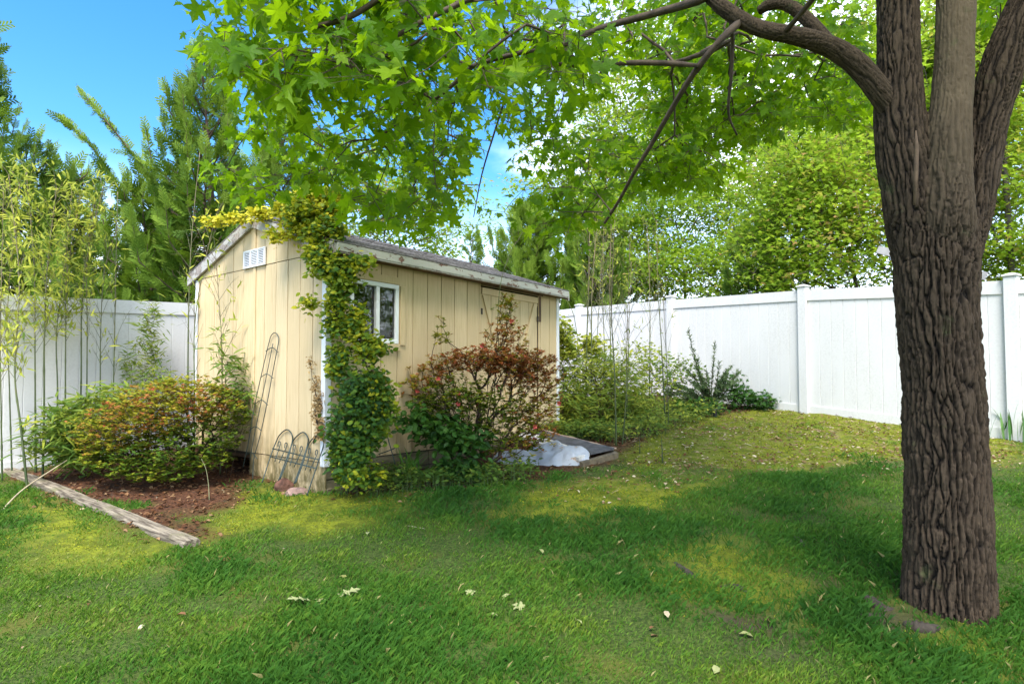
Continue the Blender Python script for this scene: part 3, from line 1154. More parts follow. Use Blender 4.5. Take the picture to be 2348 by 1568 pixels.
STEMS = [
    ('trunk', stem([(2174, 1490, .02, 128), (2173, 1425, .02, 118), (2172, 1370, .01, 111), (2171, 1250, 0, 107), (2168, 1080, 0, 102), (2160, 880, 0, 98), (2148, 700, 0, 97), (2147, 590, 0, 101), (2150, 500, 0, 90), (2150, 440, 0, 60)])),
    ('left', stem([(2110, 620, .02, 60), (2092, 500, .02, 68), (2076, 400, .03, 65), (2064, 280, .05, 63), (2060, 130, .06, 55), (2058, 0, .08, 52), (2052, -200, .1, 46), (2035, -520, .2, 36), (2000, -900, .3, 22)])),
    ('mid', stem([(2165, 600, -.05, 66), (2166, 500, -.07, 74), (2171, 400, -.07, 62), (2178, 280, -.07, 54), (2187, 120, -.05, 50), (2192, 0, -.03, 50), (2200, -220, .05, 44), (2215, -560, .2, 32), (2220, -900, .3, 18)])),
    ('right', stem([(2190, 620, 0, 50), (2222, 500, 0, 56), (2246, 390, 0, 52), (2268, 270, 0, 52), (2298, 150, -.02, 56), (2336, 50, -.05, 54), (2392, -70, -.1, 50), (2500, -280, -.2, 38), (2680, -560, -.3, 22)])),
    ('limb', stem([(2060, 280, .04, 34), (2012, 205, .03, 35), (1955, 140, .03, 33), (1890, 102, .04, 30), (1820, 82, .06, 26), (1750, 68, .1, 23), (1692, 42, .15, 22), (1640, 2, .2, 21), (1590, -60, .28, 19), (1500, -170, .4, 16), (1350, -300, .6, 10)], k_=.86)),
    ('limb2', stem([(1925, 122, .06, 18), (1885, 82, .10, 21), (1845, 40, .14, 19), (1800, 10, .18, 17), (1762, 12, .22, 16), (1738, 28, .26, 13)], k_=.86)),
]


def worley(u, v, seed=0):
    """F2-F1 of jittered cells, vectorised"""
    iu, iv = np.floor(u).astype(np.int64), np.floor(v).astype(np.int64)
    f1 = np.full(u.shape, 9.0); f2 = np.full(u.shape, 9.0)
    z = np.zeros_like(iu)
    for a in (-1, 0, 1):
        for b in (-1, 0, 1):
            cu, cv = iu + a, iv + b
            pu = cu + .1 + .8 * hash01(cu, cv, z, seed); pv = cv + .1 + .8 * hash01(cu, cv, z, seed + 7)
            d = np.hypot(u - pu, v - pv)
            m = d < f1
            f2 = np.where(m, f1, np.minimum(f2, d)); f1 = np.where(m, d, f1)
    return f1, f2


def make_trunk(parent):
    m = MB()
    up = MB()
    for nm, (pts, rad) in STEMS:
        n0 = len(pts)
        for i, p in enumerate(pts):
            if proj(np.array(p))[1] < -70 and i > 5:
                n0 = i + 1; break
        m.tube(pts[:n0], rad[:n0], 28)
        if n0 < len(pts):                      # the stems above the frame need less detail
            up.tube(pts[n0 - 2:], [r * .98 for r in rad[n0 - 2:]], 14)
    upo = up.build('upper_limbs', M_TWIG, parent, True, True)
    # root flare
    base = STEMS[0][1][0][1]
    for a, l in ((40, .22), (90, .24)):
        d = Vector((math.cos(R(a)), math.sin(R(a)), 0))
        p0 = Vector((base.x, base.y, 0)) + d * .12
        g = float(gz(base.x, base.y))
        m.tube([p0 + Vector((0, 0, g + .34)), p0 + d * .06 + Vector((0, 0, g + .16)), p0 + d * (l * .42) + Vector((0, 0, g + .05)), p0 + d * (l * .8) + Vector((0, 0, g - .04))], [.07, .085, .06, .03], 10)
    me0 = m.mesh('trunk_raw')
    o = bpy.data.objects.new('trunk_raw', me0); COL.objects.link(o)
    md = o.modifiers.new('r', 'REMESH'); md.mode = 'VOXEL'; md.voxel_size = .0062
    dg = bpy.context.evaluated_depsgraph_get()
    me = bpy.data.meshes.new_from_object(o.evaluated_get(dg))
    bpy.data.objects.remove(o)
    n = len(me.vertices)
    V = np.zeros(n * 3); me.vertices.foreach_get('co', V); V = V.reshape(-1, 3)
    E = np.zeros(len(me.edges) * 2, np.int32); me.edges.foreach_get('vertices', E); E = E.reshape(-1, 2)
    deg = np.bincount(E.ravel(), minlength=n)[:, None]
    for _ in range(9):
        S = np.zeros_like(V)
        for c in range(3):
            S[:, c] = np.bincount(E[:, 0], V[E[:, 1], c], n) + np.bincount(E[:, 1], V[E[:, 0], c], n)
        V = V * .4 + .6 * S / deg
    me.vertices.foreach_set('co', V.ravel()); me.update()
    N = np.zeros(n * 3); me.vertex_normals.foreach_get('vector', N); N = N.reshape(-1, 3)
    # bark coordinates from the nearest stem
    best = np.full(n, 1e9); U = np.zeros(n); W = np.zeros(n); sm = np.zeros(n); RR = np.zeros(n)
    for si, (nm, (pts, rad)) in enumerate(STEMS):
        A = np.array(pts); r = np.array(rad)
        seg = np.diff(A, axis=0); sl = np.linalg.norm(seg, axis=1); cum = np.concatenate([[0], np.cumsum(sl)])
        for i in range(len(seg)):
            t = np.clip(((V - A[i]) @ seg[i]) / sl[i] ** 2, 0, 1)
            q = A[i] + t[:, None] * seg[i]
            rr = r[i] + t * (r[i + 1] - r[i])
            dd = V - q
            d = np.linalg.norm(dd, axis=1) / rr
            mk = d < best
            ax = seg[i] / sl[i]
            s1 = np.cross(ax, [0, 1.0, .05]); s1 /= np.linalg.norm(s1); s2 = np.cross(ax, s1)
            th = np.arctan2(dd @ s1, -(dd @ s2) * (1 if (s2 @ np.array([0, 1, 0])) > 0 else -1))
            # angle measured so that its seam is on the far side
            f = -dd[:, 1] * 1.0
            th = np.arctan2(dd @ s1, f)
            best[mk] = d[mk]; U[mk] = (th * max(.06, min(.21, r.mean())))[mk]; W[mk] = (cum[i] + t * sl[i])[mk] + si * 3.7
            smv = {'mid': .8, 'limb': .15, 'limb2': .15}.get(nm, 0)
            ss = np.clip((q[:, 2] - 1.85) / .8, 0, 1) * smv if nm == 'mid' else np.full(n, smv)
            sm[mk] = ss[mk]; RR[mk] = rr[mk]
    W = V[:, 2] * .5 + W * .5 if False else W
    wob = (fbm(np.stack([U * 6, W * 3, U * 0], -1), 3, 3) - .5) * .10
    k = np.clip(.19 / np.maximum(RR, .03), 1, 1.9)
    k = np.sqrt(np.clip(.15 / np.maximum(RR, .03), .8, 2.2))
    sw = 1 + .8 * np.exp(-((V[:, 2] - 2.02) / .13) ** 2) * (V[:, 0] > 1.95)
    UV = np.stack([U * 10, W * 2.9], -1)
    n1 = (fbm(UV, 4, 61) - .5) * 3.4 * sw
    n2 = (fbm(UV + 31.7, 4, 67) - .5) * 3.4 * sw
    n3 = (fbm(UV * 2.1 + 11.3, 2, 71) - .5) * 1.6
    a1 = np.abs(np.sin(np.pi * (U * 36 * k + n1 * 1.2)))
    a2 = np.abs(np.sin(np.pi * (U * 27 * k + n2 * 1.2 + .4)))
    a3 = np.abs(np.sin(np.pi * (W * 11 + U * 12 + n3 * 2.6)))
    ridge = np.minimum(np.clip(a1 * 1.9, 0, 1), np.clip(a2 * 2.0, 0, 1)) ** .75
    crack = np.clip(a3 * 2.6, 0, 1) * np.clip(.5 + 2.2 * fbm(np.stack([U * 26, W * 14], -1), 2, 87) - .4, 0, 1)
    fine = fbm(np.stack([U * 75, W * 15], -1), 3, 81)
    h = ridge * (.74 + .26 * crack) * (.58 + .80 * fine)
    # scar swirl below the fork
    amp = .024 * np.clip(RR / .155, .3, 1.1) * (1 - .55 * sm)
    V2 = V + N * (amp * (h - .75))[:, None]
    lump = (fbm(V * 3.2, 3, 31) - .5) * .035 * np.clip(RR / .2, .2, 1)
    V2 += N * lump[:, None]
    me.vertices.foreach_set('co', V2.ravel())
    for nm, a in (('ridge', h), ('smoothbark', np.clip(sm * (.5 + fbm(V * 6, 3, 4)), 0, .9))):
        q = me.attributes.new(nm, 'FLOAT', 'POINT'); q.data.foreach_set('value', a.astype(np.float32))
    me.polygons.foreach_set('use_smooth', np.ones(len(me.polygons), bool))
    me.update()
    me.materials.clear(); me.materials.append(M_BARK)
    return link('trunk', me, None, parent, True)


tb = STEMS[0][1][0][1]
maple = empty('maple_tree', (tb.x, tb.y, float(gz(tb.x, tb.y))))
tag(maple, 'large maple with dark furrowed trunk and leafy branches overhanging the lawn', 'tree')
make_trunk(maple)


def W3(pts):
    return [at(px, py, d) for px, py, d in pts]


CAN_A = [(470, -80), (470, 50), (490, 95), (520, 135), (580, 170), (650, 180), (760, 250), (1000, 260), (1350, 210), (1650, 180), (1990, 200), (1995, -80)]
CAN_B = [(555, 225), (590, 268), (570, 308), (515, 375), (475, 405), (490, 420), (570, 432), (630, 435), (700, 425), (780, 420), (810, 480), (850, 520), (960, 530), (1000, 505), (1055, 430), (1062, 330), (1160, 300), (1150, 420), (1120, 480), (1185, 530), (1300, 535), (1350, 490), (1420, 480), (1480, 490), (1560, 430), (1650, 405), (1700, 330), (1800, 290), (1900, 290), (1990, 265), (1995, 150), (900, 200), (650, 190)]
CAN_C = [(2242, -80), (2240, 50), (2275, 70), (2348, 30), (2348, -80)]
CAN_E = [(1480, 60), (1640, 120), (1990, 180), (1985, 270), (1800, 290), (1700, 330), (1620, 400), (1480, 420)]
CAN_F = [(1080, -60), (1990, -60), (1990, 180), (1400, 200), (1080, 200)]
CAN_D = [(30, -60), (36, 6), (58, 8), (64, -60)]


def canopy_points():
    pts = []
    while len(pts) < 960:
        px, py = random.uniform(430, 2000), random.uniform(-80, 560)
        a, b = bool(in_poly(px, py, CAN_A)), bool(in_poly(px, py, CAN_B))
        if not (a or b): continue
        n = float(fbm(np.array([[px / 110., py / 70.]]), 3, 77)[0])
        if n < .46 and random.random() < .9: continue
        if px < 1050 and py < 215: d = random.uniform(2.3, 3.7)
        elif px < 1050: d = random.uniform(3.1, 5.8)
        elif py < 200: d = random.choice([random.uniform(2.5, 3.3), random.uniform(3.6, 5.5), random.uniform(4, 6)]) if px < 1380 else random.uniform(3.9, 6)
        elif px < 1380: d = random.uniform(3.8, 6.4)
        else: d = random.uniform(4.4, 6.6)
        p = at(px, py, d)
        if p.z < 2.05 + (.0 if d < 4 else .1): continue
        pts.append(p)
    for poly, k, d0, d1 in ((CAN_C, 26, 4.0, 5.5), (CAN_E, 220, 4.4, 6.8), (CAN_F, 170, 4.0, 6.8)):
        got = 0
        while got < k:
            xs, ys = [p[0] for p in poly], [p[1] for p in poly]
            px, py = random.uniform(min(xs), max(xs)), random.uniform(min(ys), max(ys))
            if in_poly(px, py, poly):
                pts.append(at(px, py, random.uniform(d0, d1))); got += 1
    # the rest of the crown, over and behind the frame
    got = 0
    while got < 430:
        v = RNG.normal(0, 1, 3); v /= np.linalg.norm(v); v *= random.random() ** .4
        p = Vector((1.3 + v[0] * 4.3, 2.6 + v[1] * 3.9, 4.9 + v[2] * 2.1))
        u, w, dep = proj(np.array(p))
        if dep > .2 and -60 < u < 2420 and w > -110: continue
        if (p - Vector((0, 0, CAM_Z))).length < 1.9 or p.z < 2.9: continue
        pts.append(p); got += 1
    got = 0
    while got < 230:  # extra unseen leaf clusters, added between trunk and sun to shade the bark
        v = RNG.normal(0, .5, 3)
        p = Vector((1.5 + v[0] * 1.5, 1.2 + v[1] * 1.5, 4.2 + v[2] * 1.1))
        u, w, dep = proj(np.array(p))
        if (dep > .2 and -60 < u < 2420 and w > -110) or p.z < 3.1: continue
        pts.append(p); got += 1
    return np.array([tuple(p) for p in pts])


def make_canopy():
    T = canopy_points()
    limb = [tuple(p) for p in STEMS[4][1][0][26:]]
    seeds = [limb,
             [tuple(p) for p in STEMS[1][1][0][32:]], [tuple(p) for p in STEMS[2][1][0][32:]], [tuple(p) for p in STEMS[3][1][0][32:]],
             curve_pts(W3([(1668, 76, 3.2), (1640, 105, 3.2), (1590, 170, 3.3), (1535, 260, 3.5), (1495, 330, 3.65), (1455, 395, 3.8), (1420, 460, 4.0), (1386, 512, 4.15)]), 4),
             curve_pts(W3([(1600, 2, 3.3), (1540, 20, 3.5), (1450, 45, 3.7), (1370, 68, 3.8), (1270, 115, 4.0), (1180, 165, 4.2), (1100, 205, 4.4), (1010, 250, 4.5), (900, 310, 4.5)]), 4),
             curve_pts(W3([(1420, -250, 3.3), (1250, -120, 2.9), (1130, -30, 2.7), (1060, 5, 2.65), (960, 54, 2.6), (880, 100, 2.6)]), 4),
             curve_pts(W3([(1250, -120, 2.9), (1000, -90, 2.7), (880, -10, 2.55), (800, 40, 2.5), (722, 62, 2.5)]), 4),
             curve_pts(W3([(1162, 215, 4.6), (1135, 300, 4.8), (1105, 400, 5.0), (1086, 498, 5.2)]), 4),
             curve_pts(W3([(1680, 90, 3.5), (1676, 180, 3.6), (1670, 260, 3.7), (1690, 310, 3.8)]), 4),
             curve_pts(W3([(985, 250, 4.5), (905, 325, 4.4), (830, 352, 4.3), (740, 390, 4.2)]), 4),
             curve_pts(W3([(1010, 300, 5.0), (960, 400, 5.1), (920, 490, 5.2)]), 4)]
    P, par = skeleton(seeds)
    nlimb = sum(len(s) for s in seeds[:4])
    P, par, tip = grow(P, par, T, .13, .30, .10, .06)
    skip = np.zeros(len(P), bool); skip[:nlimb] = True
    rf = np.full(sum(len(s) for s in seeds), np.nan)
    k = nlimb
    for s, (ra, rb) in zip(seeds[4:], ((.021, .010), (.026, .010), (.022, .009), (.018, .010), (.011, .004), (.013, .006), (.013, .005), (.012, .005))):
        rf[k:k + len(s)] = np.linspace(ra, rb, len(s)); k += len(s)
    me, r = limb_mesh('branches', P, par, .0022, .40, 5, .03, skip, rf)
    link('branches', me, M_TWIG, maple, True)
    # leaves round every twig end
    cnt = RNG.integers(5, 9, len(T))
    idx = np.repeat(np.arange(len(T)), cnt)
    n = len(idx)
    ends = P[tip][idx]
    az = RNG.uniform(0, 2 * np.pi, n)
    out = np.stack([np.cos(az), np.sin(az), RNG.normal(-.18, .22, n)], -1)
    pet = RNG.uniform(.05, .17, n)
    base = ends + unit(out) * pet[:, None] + RNG.normal(0, .03, (n, 3))
    d = unit(out + np.array([0, 0, -.55]) + RNG.normal(0, .3, (n, 3)))
    nrm = unit(np.stack([RNG.normal(0, .55, n) - .1, RNG.normal(-.25, .55, n), np.full(n, .7)], -1))
    size = RNG.uniform(.05, .10, n)
    shade = fbm(T * .9, 3, 55)[idx]
    tint = np.clip(.0 + .82 * shade + RNG.normal(0, .24, n), 0, 1)
    V, F = ribbons(ends, base, .0011)
    link('petioles', np_mesh('petioles', V, F), M_TWIG, maple, True)
    Rm = frames(d, nrm)
    u, w, dep = proj(base)
    vis = (dep > .5) & (u > 0) & (u < 2348) & (w > 0)
    score = np.where(vis, size / np.maximum(dep, .1), 0)
    big = np.argsort(-score)[:300]
    rest = np.ones(n, bool); rest[big] = False
    ri = np.nonzero(rest)[0]
    Vs, Fs, ts, k0 = [], [], [], 0
    for q, T_ in enumerate(MAPLE_V):
        sel = ri[q::len(MAPLE_V)]
        V, F, t = scatter(T_, MAPLE_F, base[sel], Rm[sel], size[sel], tint[sel])
        Vs.append(V); Fs.append(F + k0); ts.append(t); k0 += len(V)
    o = link('foliage', np_mesh('foliage', np.concatenate(Vs), np.concatenate(Fs), False, tint=np.concatenate(ts)), M_MLEAF, maple, True)
    tag(o, kind='stuff')
    var = []
    for q in range(6):
        me = np_mesh('maple_leaf', MAPLE_V[q % 5], MAPLE_F, False, tint=np.full(len(MAPLE_T), .2 + .15 * q))
        me.materials.append(M_MLEAF); var.append(me)
    inv = Matrix.Translation(maple.location).inverted()
    for i in big:
        o = bpy.data.objects.new('leaf', var[int(np.clip((tint[i] - .125) / .15, 0, 5))])
        COL.objects.link(o); o.parent = maple
        M = Matrix(Rm[i].tolist()).to_4x4(); M.translation = Vector(base[i])
        M = inv @ M @ Matrix.Scale(float(size[i]), 4)
        o.matrix_local = M


make_canopy()
M_ROOT = m_plain('weathered root', (.05, .038, .026), .9, .4, 20, bmp=.5)
for pts, r in (([(1548, 1292), (1562, 1306), (1580, 1318), (1596, 1332)], .020), ([(1652, 1348), (1676, 1346), (1700, 1352), (1712, 1362)], .016),
               ([(2072, 1432), (2096, 1440), (2126, 1446), (2150, 1440)], .03), ([(1975, 1372), (1995, 1380), (2020, 1398), (2048, 1400)], .026),
               ([(1820, 1232), (1832, 1240), (1846, 1254)], .014), ([(1960, 1420), (1990, 1415), (2030, 1412)], .016)):
    P = [G(x, y) for x, y in pts]
    m = MB()
    C = curve_pts([(p.x, p.y, p.z + .004) for p in P], 6)
    k = len(C)
    m.tube(C, [r * (.45 + .75 * math.sin(math.pi * (i + .5) / k)) * (1 + .15 * math.sin(i * 2.1)) for i in range(k)], 10)
    m.build('surface_root', M_ROOT, maple, True, True)
m = MB(); m.tube([at(2097, 470, TD - .16), at(2100, 400, TD - .165), at(2102, 340, TD - .16), at(2100, 300, TD - .155)], [.006, .010, .010, .003], 8)
m.build('bark_splinter', m_plain('bare orange wood', (.11, .07, .04), .8, .3, 20), maple, True, True)
# ---------------------------------------------------------------- trees beyond the fence
def spray_template():
    """flat feathery conifer spray, tip along +Y"""
    V, F = [], []

    def blade(p, d, l, w):
        p, d = np.array(p, float), np.array(d, float); d /= np.linalg.norm(d)
        s = np.array([d[1], -d[0], 0]) * w
        b = len(V)
        V.extend([p, p + d * l * .45 + s, p + d * l + np.array([0, 0, -.04 * l]), p + d * l * .45 - s])
        F.append((b, b + 1, b + 2, b + 3))
    blade((0, 0, 0), (0, 1, 0), 1.0, .03)
    for i in range(6):
        t = .08 + i * .14
        l = .40 * (1 - .75 * t) + .06
        for s in (-1, 1):
            z = .03 * math.sin(i * 1.7 + s)
            blade((0, t, 0), (s * .75, 1, z * 2), l, .040)
            blade((s * .75 * l * .35, t + l * .35, z), (s * 1.3, .8, z), l * .55, .034)
    return np.array(V), np.array(F)


SPRAY_T, SPRAY_F = spray_template()
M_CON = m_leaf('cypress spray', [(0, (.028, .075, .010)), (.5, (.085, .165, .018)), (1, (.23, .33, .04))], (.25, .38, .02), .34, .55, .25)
M_CONTRUNK = m_plain('conifer bark', (.09, .06, .04), .9, .3, 12)


def conifer(label, loc, h, rad, nb, lean=(0, 0), seed=1, size=.5, shoots=(), hmin=.06, up=.5, tint0=0.0):
    rng = np.random.default_rng(seed)
    x, y = loc
    g = float(gz(x, y))
    root = empty('conifer_tree', (x, y, g))
    tag(root, label, 'tree', 'trees beyond the fences')
    top = np.array([x + lean[0], y + lean[1], g + h])
    b0 = np.array([x, y, g])
    polys, P, Dd, S, T = [], [], [], [], []
    tr = [tuple(b0 + (top - b0) * t + np.array([math.sin(t * 5 + seed) * .08, math.cos(t * 4 + seed) * .08, 0])) for t in np.linspace(0, 1, 14)]
    polys.append(tr)
    bm = MB(); bm.tube(tr, [max(.012, .14 * (h / 7) * (1 - i / 13)) for i in range(14)], 7)

    def dress(line, rr0, dens=1.0, sz=1.0):
        A = np.array(line)
        seg = np.diff(A, axis=0); L = np.linalg.norm(seg, axis=1).sum()
        n = max(4, int(L * 18 * dens))
        for q in range(n):
            t = (q + rng.random()) / n
            if t < .12: continue
            f = t * (len(A) - 1); i = min(int(f), len(A) - 2)
            p = A[i] + (A[i + 1] - A[i]) * (f - i)
            ax = unit(A[i + 1] - A[i])
            side = unit(np.cross(ax, [0, 0, 1.0])) * rng.choice([-1, 1])
            d = ax * rng.uniform(.5, 1.1) + side * rng.uniform(.1, 1.3) * (1.15 - t) + np.array([0, 0, rng.uniform(-.45, .45)])
            P.append(p); Dd.append(d); S.append(size * .82 * sz * rng.uniform(.5, 1.15) * (1.05 - .35 * t))
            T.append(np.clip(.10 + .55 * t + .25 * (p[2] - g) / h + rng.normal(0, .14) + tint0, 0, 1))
    for k in range(nb):
        t = hmin + (1 - hmin) * ((k + rng.random()) / nb) ** .92
        p0 = b0 + (top - b0) * t
        a = k * 2.39996 + rng.uniform(-.4, .4)
        L = rad * 1.12 * ((1 - t) ** .75 * 1.0 + .07) * rng.uniform(.5, 1.35)
        e = up + .5 * t
        d = np.array([math.cos(a), math.sin(a), e * .9])
        line = [p0, p0 + unit(d) * L * .35 + np.array([0, 0, -.03 * L]), p0 + unit(d) * L * .7, p0 + unit(d + np.array([0, 0, .5])) * L]
        bm.tube(line, [.016, .012, .008, .003], 4, False)
        dress(line, .01)
    for sh in shoots:
        line = curve_pts(sh, 5)
        bm.tube(line, [.03 - .026 * i / len(line) for i in range(len(line))], 5, False)
        dress(line, .02, 1.5, .85)
    bm.build('trunk', M_CONTRUNK, root, True, True)
    P, Dd = np.array(P), unit(np.array(Dd))
    nrm = unit(np.stack([rng.normal(0, .6, len(P)), rng.normal(0, .6, len(P)) - .3, rng.uniform(.3, 1, len(P))], -1))
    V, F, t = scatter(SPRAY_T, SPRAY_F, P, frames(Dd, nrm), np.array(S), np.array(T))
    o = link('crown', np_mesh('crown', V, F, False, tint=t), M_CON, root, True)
    tag(o, kind='stuff')
    return root


def pt(px, py, Y):
    return tuple(at(px, py, Y))


def xy(px, Y):
    p = at(px, 870, Y)
    return (p.x, p.y)


def hgt(px, py, Y):
    p = at(px, py, Y)
    return p.z - float(gz(p.x, p.y))


conifer('dark green cypress at the far left edge behind the bamboo', xy(-70, 9.6), hgt(-70, 60, 9.6), 1.6, 70, seed=2, size=.55)
conifer('cypress with a ragged low top just right of the left edge', xy(60, 10.2), hgt(60, 345, 10.2), 1.35, 60, (.1, 0), seed=3, size=.55)
conifer('cypress with two long bare shoots leaning left into the sky', xy(330, 9.8), hgt(330, 415, 9.8), 1.7, 64, (0, 0), 4, .5,
        shoots=([pt(440, 560, 9.8), pt(350, 415, 9.75), pt(270, 310, 9.7), pt(187, 212, 9.6)], [pt(330, 560, 9.7), pt(270, 430, 9.6), pt(205, 330, 9.6), pt(140, 272, 9.5)]))
conifer('tallest pointed cypress left of the shed peak', xy(470, 9.4), hgt(458, 128, 9.4), 1.55, 120, (-.08, 0), 5, .5, tint0=.06)
conifer('cypress directly behind the shed ridge under the maple leaves', xy(640, 11.6), hgt(640, 300, 11.6), 1.7, 80, seed=6, size=.6)
conifer('bright green cypress rising above the far end of the shed roof', xy(1215, 15.6), hgt(1215, 490, 15.6), 2.2, 110, seed=7, size=.62, tint0=.14)
conifer('thin cypress tip poking over the middle of the shed roof', xy(1080, 15.0), hgt(1080, 545, 15.0), .8, 44, seed=8, size=.5, tint0=.1)
conifer('cypress behind the right bamboo and beside the pale fence post', xy(1370, 14.9), hgt(1370, 480, 14.9), 1.7, 90, seed=9, size=.6, tint0=.05)
conifer('low dark cypress above the right fence between two posts', xy(1740, 12.6), hgt(1740, 520, 12.6), 1.3, 64, seed=10, size=.55)

conifer('low cypress filling the gap behind the leafy bamboo tops', xy(170, 11.4), hgt(170, 400, 11.4), 1.9, 70, seed=12, size=.6)
conifer('squat cypress behind the fence just left of the shed', xy(400, 10.6), hgt(400, 440, 10.6), 1.7, 64, seed=13, size=.55)
M_DLEAF = m_leaf('light broadleaf', [(0, (.06, .13, .012)), (.5, (.13, .24, .018)), (.85, (.24, .34, .03)), (.93, (.26, .25, .05)), (1, (.42, .24, .09))], (.55, .75, .05), .56)
M_DTRUNK = m_plain('grey brown bark', (.10, .08, .06), .9, .3, 10)


def broadleaf(label, base, trunk, blobs, nclus, per, lsize, seed, tint=(.5, .2), tmpl=None, spread=.19):
    """trunk: list of points; blobs: (centre, radii) of crown masses"""
    rng = np.random.default_rng(seed)
    root = empty('broadleaf_tree', base)
    tag(root, label, 'tree', 'trees beyond the fences')
    T = []
    vol = np.array([np.prod(b[1]) ** .75 for b in blobs]); vol /= vol.sum()
    for b, w in zip(blobs, vol):
        k = int(nclus * 1.45 * w) + 1
        v = np.clip(rng.normal(0, .52, (k, 3)), -1.3, 1.3)
        T.append(np.array(b[0]) + v * np.array(b[1]))
    T = np.concatenate(T)
    T = T[fbm(T * 1.3, 2, seed) > .30]
    P, par = skeleton(trunk)
    P, par, tip = grow(P, par, T, .3, .45, .10, -.05, rng)
    me, r = limb_mesh('trunk', P, par, .0042, .43, 5, .16)
    link('trunk', me, M_DTRUNK, root, True)
    idx = np.repeat(np.arange(len(T)), int(per * 1.6))
    n = len(idx)
    b = T[idx] + rng.normal(0, spread, (n, 3)) * np.array([1.2, 1.2, .35])
    az = rng.uniform(0, 2 * np.pi, n)
    d = np.stack([np.cos(az), np.sin(az), rng.normal(-.35, .35, n)], -1)
    nr = np.stack([rng.normal(0, .45, n), rng.normal(-.2, .4, n), np.full(n, .95)], -1)
    ti = np.clip(rng.normal(tint[0], tint[1], n) + (fbm(T * .8, 2, seed + 3)[idx] - .5) * .6, 0, 1)
    tm = tmpl or (LOBE_T, LOBE_F)
    V, F, t = scatter(tm[0], tm[1], b, frames(d, nr), rng.uniform(.7, 1.2, n) * lsize * .95, ti)
    o = link('crown', np_mesh('crown', V, F, False, tint=t), M_DLEAF, root, True)
    tag(o, kind='stuff')
    return root


def gp(px, Y, dz=0.0):
    x, y = xy(px, Y)
    return np.array([x, y, float(gz(x, y)) + dz])


# red maple behind the right fence, leaves up to the trunk
b = gp(2140, 11.0)
broadleaf('light green young maple with orange shoot tips behind the right fence', tuple(b),
          [[b, pt(2150, 620, 11.0), pt(2130, 450, 11.0), pt(2090, 300, 11.0), pt(2050, 120, 11.0)],
           [pt(2140, 560, 11.0), pt(2000, 500, 10.6), pt(1850, 420, 10.3)], [pt(2140, 500, 11.0), pt(1990, 390, 10.8), pt(1890, 290, 10.6)],
           [pt(2145, 620, 11.0), pt(1990, 610, 10.5), pt(1830, 560, 10.2)]],
          [(pt(1960, 500, 10.9), (1.9, 1.3, 1.45)), (pt(2120, 360, 11.2), (1.5, 1.3, 1.7)), (pt(1850, 590, 10.4), (1.1, .9, .7)), (pt(1860, 400, 10.6), (1.0, .9, .9)), (pt(2080, 140, 11.4), (1.4, 1.3, 1.6)), (pt(1800, 480, 10.4), (.6, .6, .5))], 1300, 14, .115, 21, (.74, .17))
b = gp(2330, 9.9)
broadleaf('slender maple at the right edge beyond the fence post', tuple(b),
          [[b, pt(2318, 600, 9.9), pt(2305, 400, 9.9), pt(2300, 200, 9.9), pt(2290, 0, 9.9)]],
          [(pt(2330, 400, 10.2), (1.0, 1.0, 1.9)), (pt(2300, 120, 10.4), (1.2, 1.0, 1.4)), (pt(2300, 600, 10.2), (.8, .7, .5)), (pt(2200, 230, 11.0), (.8, .8, 1.6))], 620, 14, .115, 22, (.72, .16))
b = gp(1580, 15.2)
broadleaf('spreading dark limbed tree in the gap above the right fence', tuple(b),
          [[b, pt(1570, 640, 15.2), pt(1560, 560, 15.2), pt(1600, 500, 15.2), pt(1680, 460, 15.2)], [pt(1560, 570, 15.2), pt(1500, 500, 15.2), pt(1470, 430, 15.2)], [pt(1570, 560, 15.2), pt(1650, 540, 15.1), pt(1740, 530, 15.0)]],
          [(pt(1560, 620, 14.8), (1.9, 1.3, 1.0)), (pt(1470, 500, 15.6), (1.6, 1.3, 1.3)), (pt(1660, 470, 15.6), (1.7, 1.2, 1.1)), (pt(1700, 600, 14.6), (1.3, 1.0, .8)), (pt(1480, 640, 15), (1.2, 1, .7))], 900, 14, .13, 23, (.6, .16), (RHOM_T, RHOM_F))
b = gp(1400, 21)
broadleaf('tall airy pale tree seen through the maple leaves', tuple(b),
          [[b, pt(1400, 500, 21), pt(1395, 300, 21), pt(1390, 150, 21)]],
          [(pt(1400, 300, 21), (2.0, 2, 3.0)), (pt(1330, 450, 21), (2.4, 2, 1.6)), (pt(1560, 300, 21), (2.2, 2, 2.6)), (pt(1600, 120, 21), (2.4, 2, 2))], 900, 13, .20, 24, (.74, .15), (RHOM_T, RHOM_F))
b = gp(1850, 19)
broadleaf('tall tree filling the sky behind the young maple', tuple(b),
          [[b, pt(1850, 500, 19), pt(1850, 350, 19), pt(1860, 200, 19)]],
          [(pt(1800, 380, 19), (2.6, 2, 1.8)), (pt(1980, 250, 19), (3.2, 2, 2.6)), (pt(2180, 300, 19), (2.8, 2, 3.0))], 1100, 13, .20, 25, (.62, .15), (RHOM_T, RHOM_F))
b = gp(880, 17)
broadleaf('loose pale green tree above the shed roof', tuple(b),
          [[b, pt(880, 560, 17), pt(890, 450, 17), pt(900, 330, 17)]],
          [(pt(900, 480, 17), (2.2, 2, 1.5)), (pt(960, 560, 17), (1.7, 1.5, .7)), (pt(800, 420, 17), (1.8, 1.6, 1.4))], 420, 12, .15, 26, (.74, .15), (RHOM_T, RHOM_F))

b = np.array([9.6, 4.6, float(gz(9.6, 4.6))])
broadleaf('bushy tree beyond the fence outside the right edge', tuple(b), [[b, b + np.array([0, 0, 2.5]), b + np.array([.2, .1, 4.5])]],
          [((9.6, 4.8, 3.6), (1.8, 2.2, 1.7)), ((9.9, 6.6, 3.3), (1.5, 1.6, 1.5)), ((9.4, 3.4, 3.2), (1.5, 1.6, 1.4))], 420, 14, .14, 27, (.45, .16), (RHOM_T, RHOM_F))

